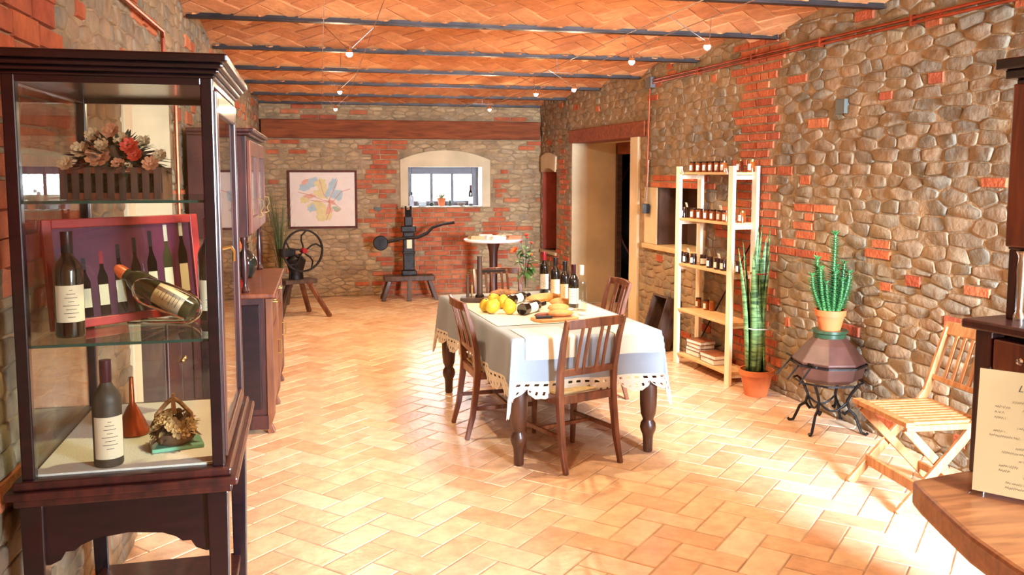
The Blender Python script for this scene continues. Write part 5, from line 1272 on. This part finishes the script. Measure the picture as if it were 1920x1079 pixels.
# hand-cranked wheel machine
wm = thing('hand_cranked_machine', 'old iron hand wheel machine on splayed wooden legs, left far', 'machine', (-.30, 10.62, 0), math.radians(25))
for a, b in ((-.25, -.1), (.30, -.28), (-.1, .3), (.25, .2)): MB().sweep([(a*.35, b*.35, .42), (a, b, 0)], .05, .045, (0, 0, 1)).build('leg', chairw if a > .2 else oldwood, wm, bevel=.004)
MB().b2(-.18, .22, -.12, .12, .40, .45).build('bench', oldwood, wm, bevel=.006)
m = MB(); m.lathe([(.09, .45), (.075, .52), (.10, .60), (.12, .68), (.06, .74)], 14, (0, 0, 0)); m.build('housing', iron, wm, True)
for s in (-1, 1): MB().sweep([(s*.08, 0, .45), (s*.05, 0, .75)], .03, .02, (0, 1, 0)).build('bracket', iron, wm)
WMx = TR(.03, -.15, .80) @ RX(PI/2)
whl = MB(WMx).lathe([(.235, -.012), (.255, -.012), (.255, .012), (.235, .012), (.235, -.012)], 36).build('hand_wheel', iron, wm, True)
for k in range(5):
    a = 2*PI*k/5; pts = [WMx @ Vector((r*math.cos(a+.5*math.sin(r*12)), r*math.sin(a+.5*math.sin(r*12)), 0)) for r in (.0, .06, .12, .18, .24)]; MB().tube(pts, .011, 6).build('spoke', iron, whl, True)
MB(WMx).lathe([(.03, -.04), (.035, 0), (.03, .06)], 12).build('hub', capsr, whl, True)
MB(TR(-.10, .02, .0)).b2(-.09, .09, -.05, .05, .72, .82).build('feed_box', iron, wm, bevel=.01)
# tall reed plant behind it
rp = thing('reed_plant', 'tall thin grassy plant in pot by far left corner', 'potted plant', (-.52, 11.6, 0))
pot('pot', rp, .10, .14, .26, plain('grey_pot', (90, 84, 74), .6), .03)
m = MB()
for k in range(46):
    a = random.uniform(0, 2*PI); r_ = random.uniform(.05, .28); H = random.uniform(.75, 1.35)
    pts = [Vector((r_*math.cos(a)*(t**1.8), r_*math.sin(a)*(t**1.8), .24+H*t)) for t in (0, .25, .5, .75, 1)]; m.sweep(pts, [.010, .010, .009, .007, .002], .0015, (math.sin(a), -math.cos(a), 0))
m.build('blades', plain('reed', (92, 104, 62), .6, 0, .2, 20), rp)['kind'] = 'stuff'
# round marble table with leaflets
rt = thing('round_table', 'tall round marble topped table beyond the dining table', 'table', (2.17, 10.9, 0))
MB().lathe([(0, .84), (.37, .84), (.385, .855), (.385, .868), (.375, .878), (0, .878)], 40).build('marble_top', marblew, rt, True)
MB().lathe([(.20, 0), (.22, .02), (.19, .05), (.06, .10), (.05, .3), (.055, .7), (.09, .83), (.12, .84)], 20).build('pedestal', mahogx, rt, True)
random.seed(3)
for k, (x, y, a, c_, lb) in enumerate([(-.24, -.03, .2, fcream, 'peach leaflet'), (-.07, .21, -.1, paperw, 'white leaflet at the back'), (.02, -.19, .1, paperw, 'white leaflet at the front'), (.17, .14, .3, paper, 'beige leaflet'), (.25, -.06, .1, fpink, 'orange tinted leaflet'), (-.01, .01, .0, paperw, 'white leaflet in the middle')]):
    m = MB(RZ(a)); n_sheets = 6
    for s in range(n_sheets): m.b2(-.085+.002*s, .085+.002*s, -.06, .06, .006*s, .006*s+.0055)
    o = m.build('leaflet_stack', c_, None); o.location = (2.17+x, 10.9+y, .878); tag(o, 'small stack of '+lb+' leaflets on round marble table' if False else lb+' stack on the round marble table', 'leaflets', 'leaflet stacks on the round table')
# windowsill things
def sill(x, d): return (x, FY+d, wz0+.004)
m = bottle(*sill(1.275, .18), 'small clear bottle with dark stopper, left on window sill', .20, .034, plain('pale_bottle', (190, 186, 196), .15, 0, .1), capsb, None, name='small_bottle')
bottle(*sill(2.13, .18), 'dark wine bottle with white label, right on window sill', .30, .036, bottleg, capsm, paperw, (.03, .13), scrib=False)
wp = thing('sill_plant', 'terracotta pot with pale flowers in middle of window sill', 'potted plant', sill(1.70, .14))
pot('pot', wp, .042, .058, .115, terra, .025); m, m2 = MB(), MB()
for k in range(26):
    a = random.uniform(0, 2*PI); d = Vector((math.cos(a), math.sin(a)*.6, random.uniform(.2, 1.6))); leaf(m, Vector((0, 0, .1)), d, random.uniform(.05, .13), .03, 3, .2)
for k in range(10):
    a = random.uniform(0, 2*PI); flower(m2, Vector((.11*math.cos(a), .05*math.sin(a), random.uniform(.13, .24))), .024, 6, Vector((0, -1, .5)), 1)
m.build('leaves', plain('pale_leaf', (140, 156, 96), .6), wp)['kind'] = 'stuff'; m2.build('flowers', paperw, wp)['kind'] = 'stuff'
tag(MB(TR(*sill(1.42, .12))).b2(-.06, .06, -.04, .04, 0, .06).build('tin_box', plain('grey_tin', (120, 116, 112), .4, .4), None, bevel=.008), 'small grey tin box on the left of window sill', 'box')
o = MB().lathe([(.025, 0), (.05, .02), (.062, .045), (.056, .045), (.02, .01)], 18).build('sill_bowl', plain('brown_bowl', (110, 92, 80), .5), None, True); o.location = sill(1.98, .10); tag(o, 'small brown bowl on the right of window sill', 'bowl')
o = MB().lathe([(.02, 0), (.024, .02), (.02, .06), (.01, .075), (.01, .09)], 14).build('green_jug', leafd, None, True); o.location = sill(1.82, .13); tag(o, 'tiny dark green jug right of the sill plant', 'jug')
o = MB().lathe([(.02, 0), (.03, .02), (.025, .05), (.02, .055)], 14).build('sill_cup', leafd, None, True); o.location = sill(1.55, .10); tag(o, 'small dark cup left of the sill plant', 'cup')

# ================================================================== PIPES, SOCKETS, LAMPS
pp = [WR @ Vector((uR(y), 2.655, .035)) for y in (8.36, 7, 5.5, 4, 2, 0)]
cp = thing('copper_pipe', 'pair of copper pipes running high along the right wall', 'pipe')
MB().tube(pp, .011, 8).build('pipe', copperpipe, cp, True); MB().tube([p+Vector((0, 0, -.03)) for p in pp], .011, 8).build('pipe', copperpipe, cp, True)
for y in (7.4, 6.5, 5.6, 4.7, 3.8): MB(WR).b2(uR(y)-.006, uR(y)+.006, 2.605, 2.675, 0, .05).build('clip', copperpipe, cp)
jb = MB(WR).b2(uR(8.42)-.06, uR(8.42)+.06, 2.58, 2.69, 0, .06).build('junction_box', plain('grey_plastic', (96, 92, 92), .5), None, bevel=.006); tag(jb, 'grey junction box high on the right wall above the doorway', 'junction box')
cdt = thing('conduit', 'thin metal conduit running down to the switch beside doorway', 'pipe')
MB(WR).tube([(uR(8.46), 2.58, .02), (uR(8.46), 1.42, .045)], .009, 8).build('pipe', copperpipe, cdt, True)
MB(WR).tube([(uR(8.46), 1.85, .022), (uR(8.46), 1.42, .046)], .0125, 8).build('sleeve', chrome, cdt, True)
tag(MB(WR).b2(uR(8.46)-.055, uR(8.46)+.055, 1.30, 1.40, .028, .065).build('switch_box', capsb, None, bevel=.005), 'dark switch box beside the doorway on the right wall', 'switch')
bx_, bz_ = uv(WR, 1584, 200); tag(MB(WR).b2(bx_-.05, bx_+.05, bz_-.05, bz_+.05, .0, .04).build('junction_cover', plain('grey_cover', (92, 92, 84), .6), None, bevel=.004), 'small square grey cover plate on the right stone wall', 'cover plate')
bx_, bz_ = uv(WF, 708, 392); tag(MB(WF).b2(bx_-.05, bx_+.05, bz_-.025, bz_+.025, .0, .03).build('wall_socket', plain('grey_cover', (92, 92, 84), .6), None, bevel=.004), 'small dark grey wall box left of the far window', 'socket')
lp = MB()
lp.tube([(LW(2)+.04, 2.0, 2.50), (LW(4)+.04, 4.0, 2.50), (LW(5.1)+.04, 5.15, 2.50), (LW(5.2)+.03, 5.22, 2.47), (LW(5.2)+.03, 5.22, 2.14)], .012, 8)
lp = lp.build('copper_pipe', copperpipe, None, True); tag(lp, 'copper pipe along top of left wall bending down behind display case', 'pipe')
MB(WL).tube([(uL(5.56), 2.14, .03), (uL(5.56), .3, .03)], .012, 8).build('lower_run', copperpipe, lp, True)
# cable lamps
for name_, x0, x1, lb in (('light_cable', .04, .34, 'pair of thin light cables along the ceiling above the left side'), ('light_cable', 1.93, 2.19, 'pair of thin light cables along the ceiling above the table')):
    t = thing(name_, lb, 'cable')
    for x in (x0, x1): MB().tube([(x, NY+.05, 2.60), (x, FY-.11, 2.60)], .0025, 5).build('wire', chrome, t)
    for y in (3.75, 7.46, 11.06):
        MB().tube([((x0+x1)/2, y, cz(y)-.012), ((x0+x1)/2, y, 2.60)], .004, 6).build('hanger', chrome, t); MB().tube([(x0, y, 2.60), (x1, y, 2.60)], .004, 6).build('spreader', chrome, t)
LL = ['nearest lamp of the left row above the floor', 'middle lamp of the left row', 'farthest lamp of the left row near the far wall', 'farthest lamp of the right row before the far wall', 'bright lamp of right row beyond the far end of the table', 'small lamp of right row in front of the doorway', 'bright lamp of right row above the near table end', 'rightmost lamp hanging nearest the right wall', 'lamp above the display case, out of view', 'lamp above the near floor at right, out of view', 'lamp behind the camera over the left cable, out of view']
for k, (x, y) in enumerate(LAMPS):
    x0, x1 = (.04, .34) if x < 1 else (1.93, 2.19)
    t = thing('halogen_lamp', 'small halogen cable lamp, '+LL[k], 'lamp', (0, 0, 0), 0, 'halogen lamps on ceiling cables')
    t.location = (x, y, LZ)
    MB().tube([(x0-x, 0, 2.60-LZ), (-.014, 0, .02)], .0022, 5).build('rod', chrome, t); MB().tube([(x1-x, 0, 2.60-LZ), (.014, 0, .02)], .0022, 5).build('rod', chrome, t)
    MB().lathe([(.012, .03), (.016, .028), (.018, .0), (.026, -.010), (.024, -.010), (.014, 0)], 14).build('socket', chrome, t, True)
    MB().ell((0, 0, -.014), (.019, .019, .020), 12).build('bulb', bulbm, t, True)
    l = light('halogen_light', 'POINT', (x, y, LZ-.045), LAMP_W, WARM, shadow_soft_size=.02)
    l2 = light('halogen_spot', 'SPOT', (x, y, LZ-.045), LAMP_W*7.6, WARM, shadow_soft_size=.025, spot_size=math.radians(145), spot_blend=1.0)
print('objects', len(bpy.data.objects))
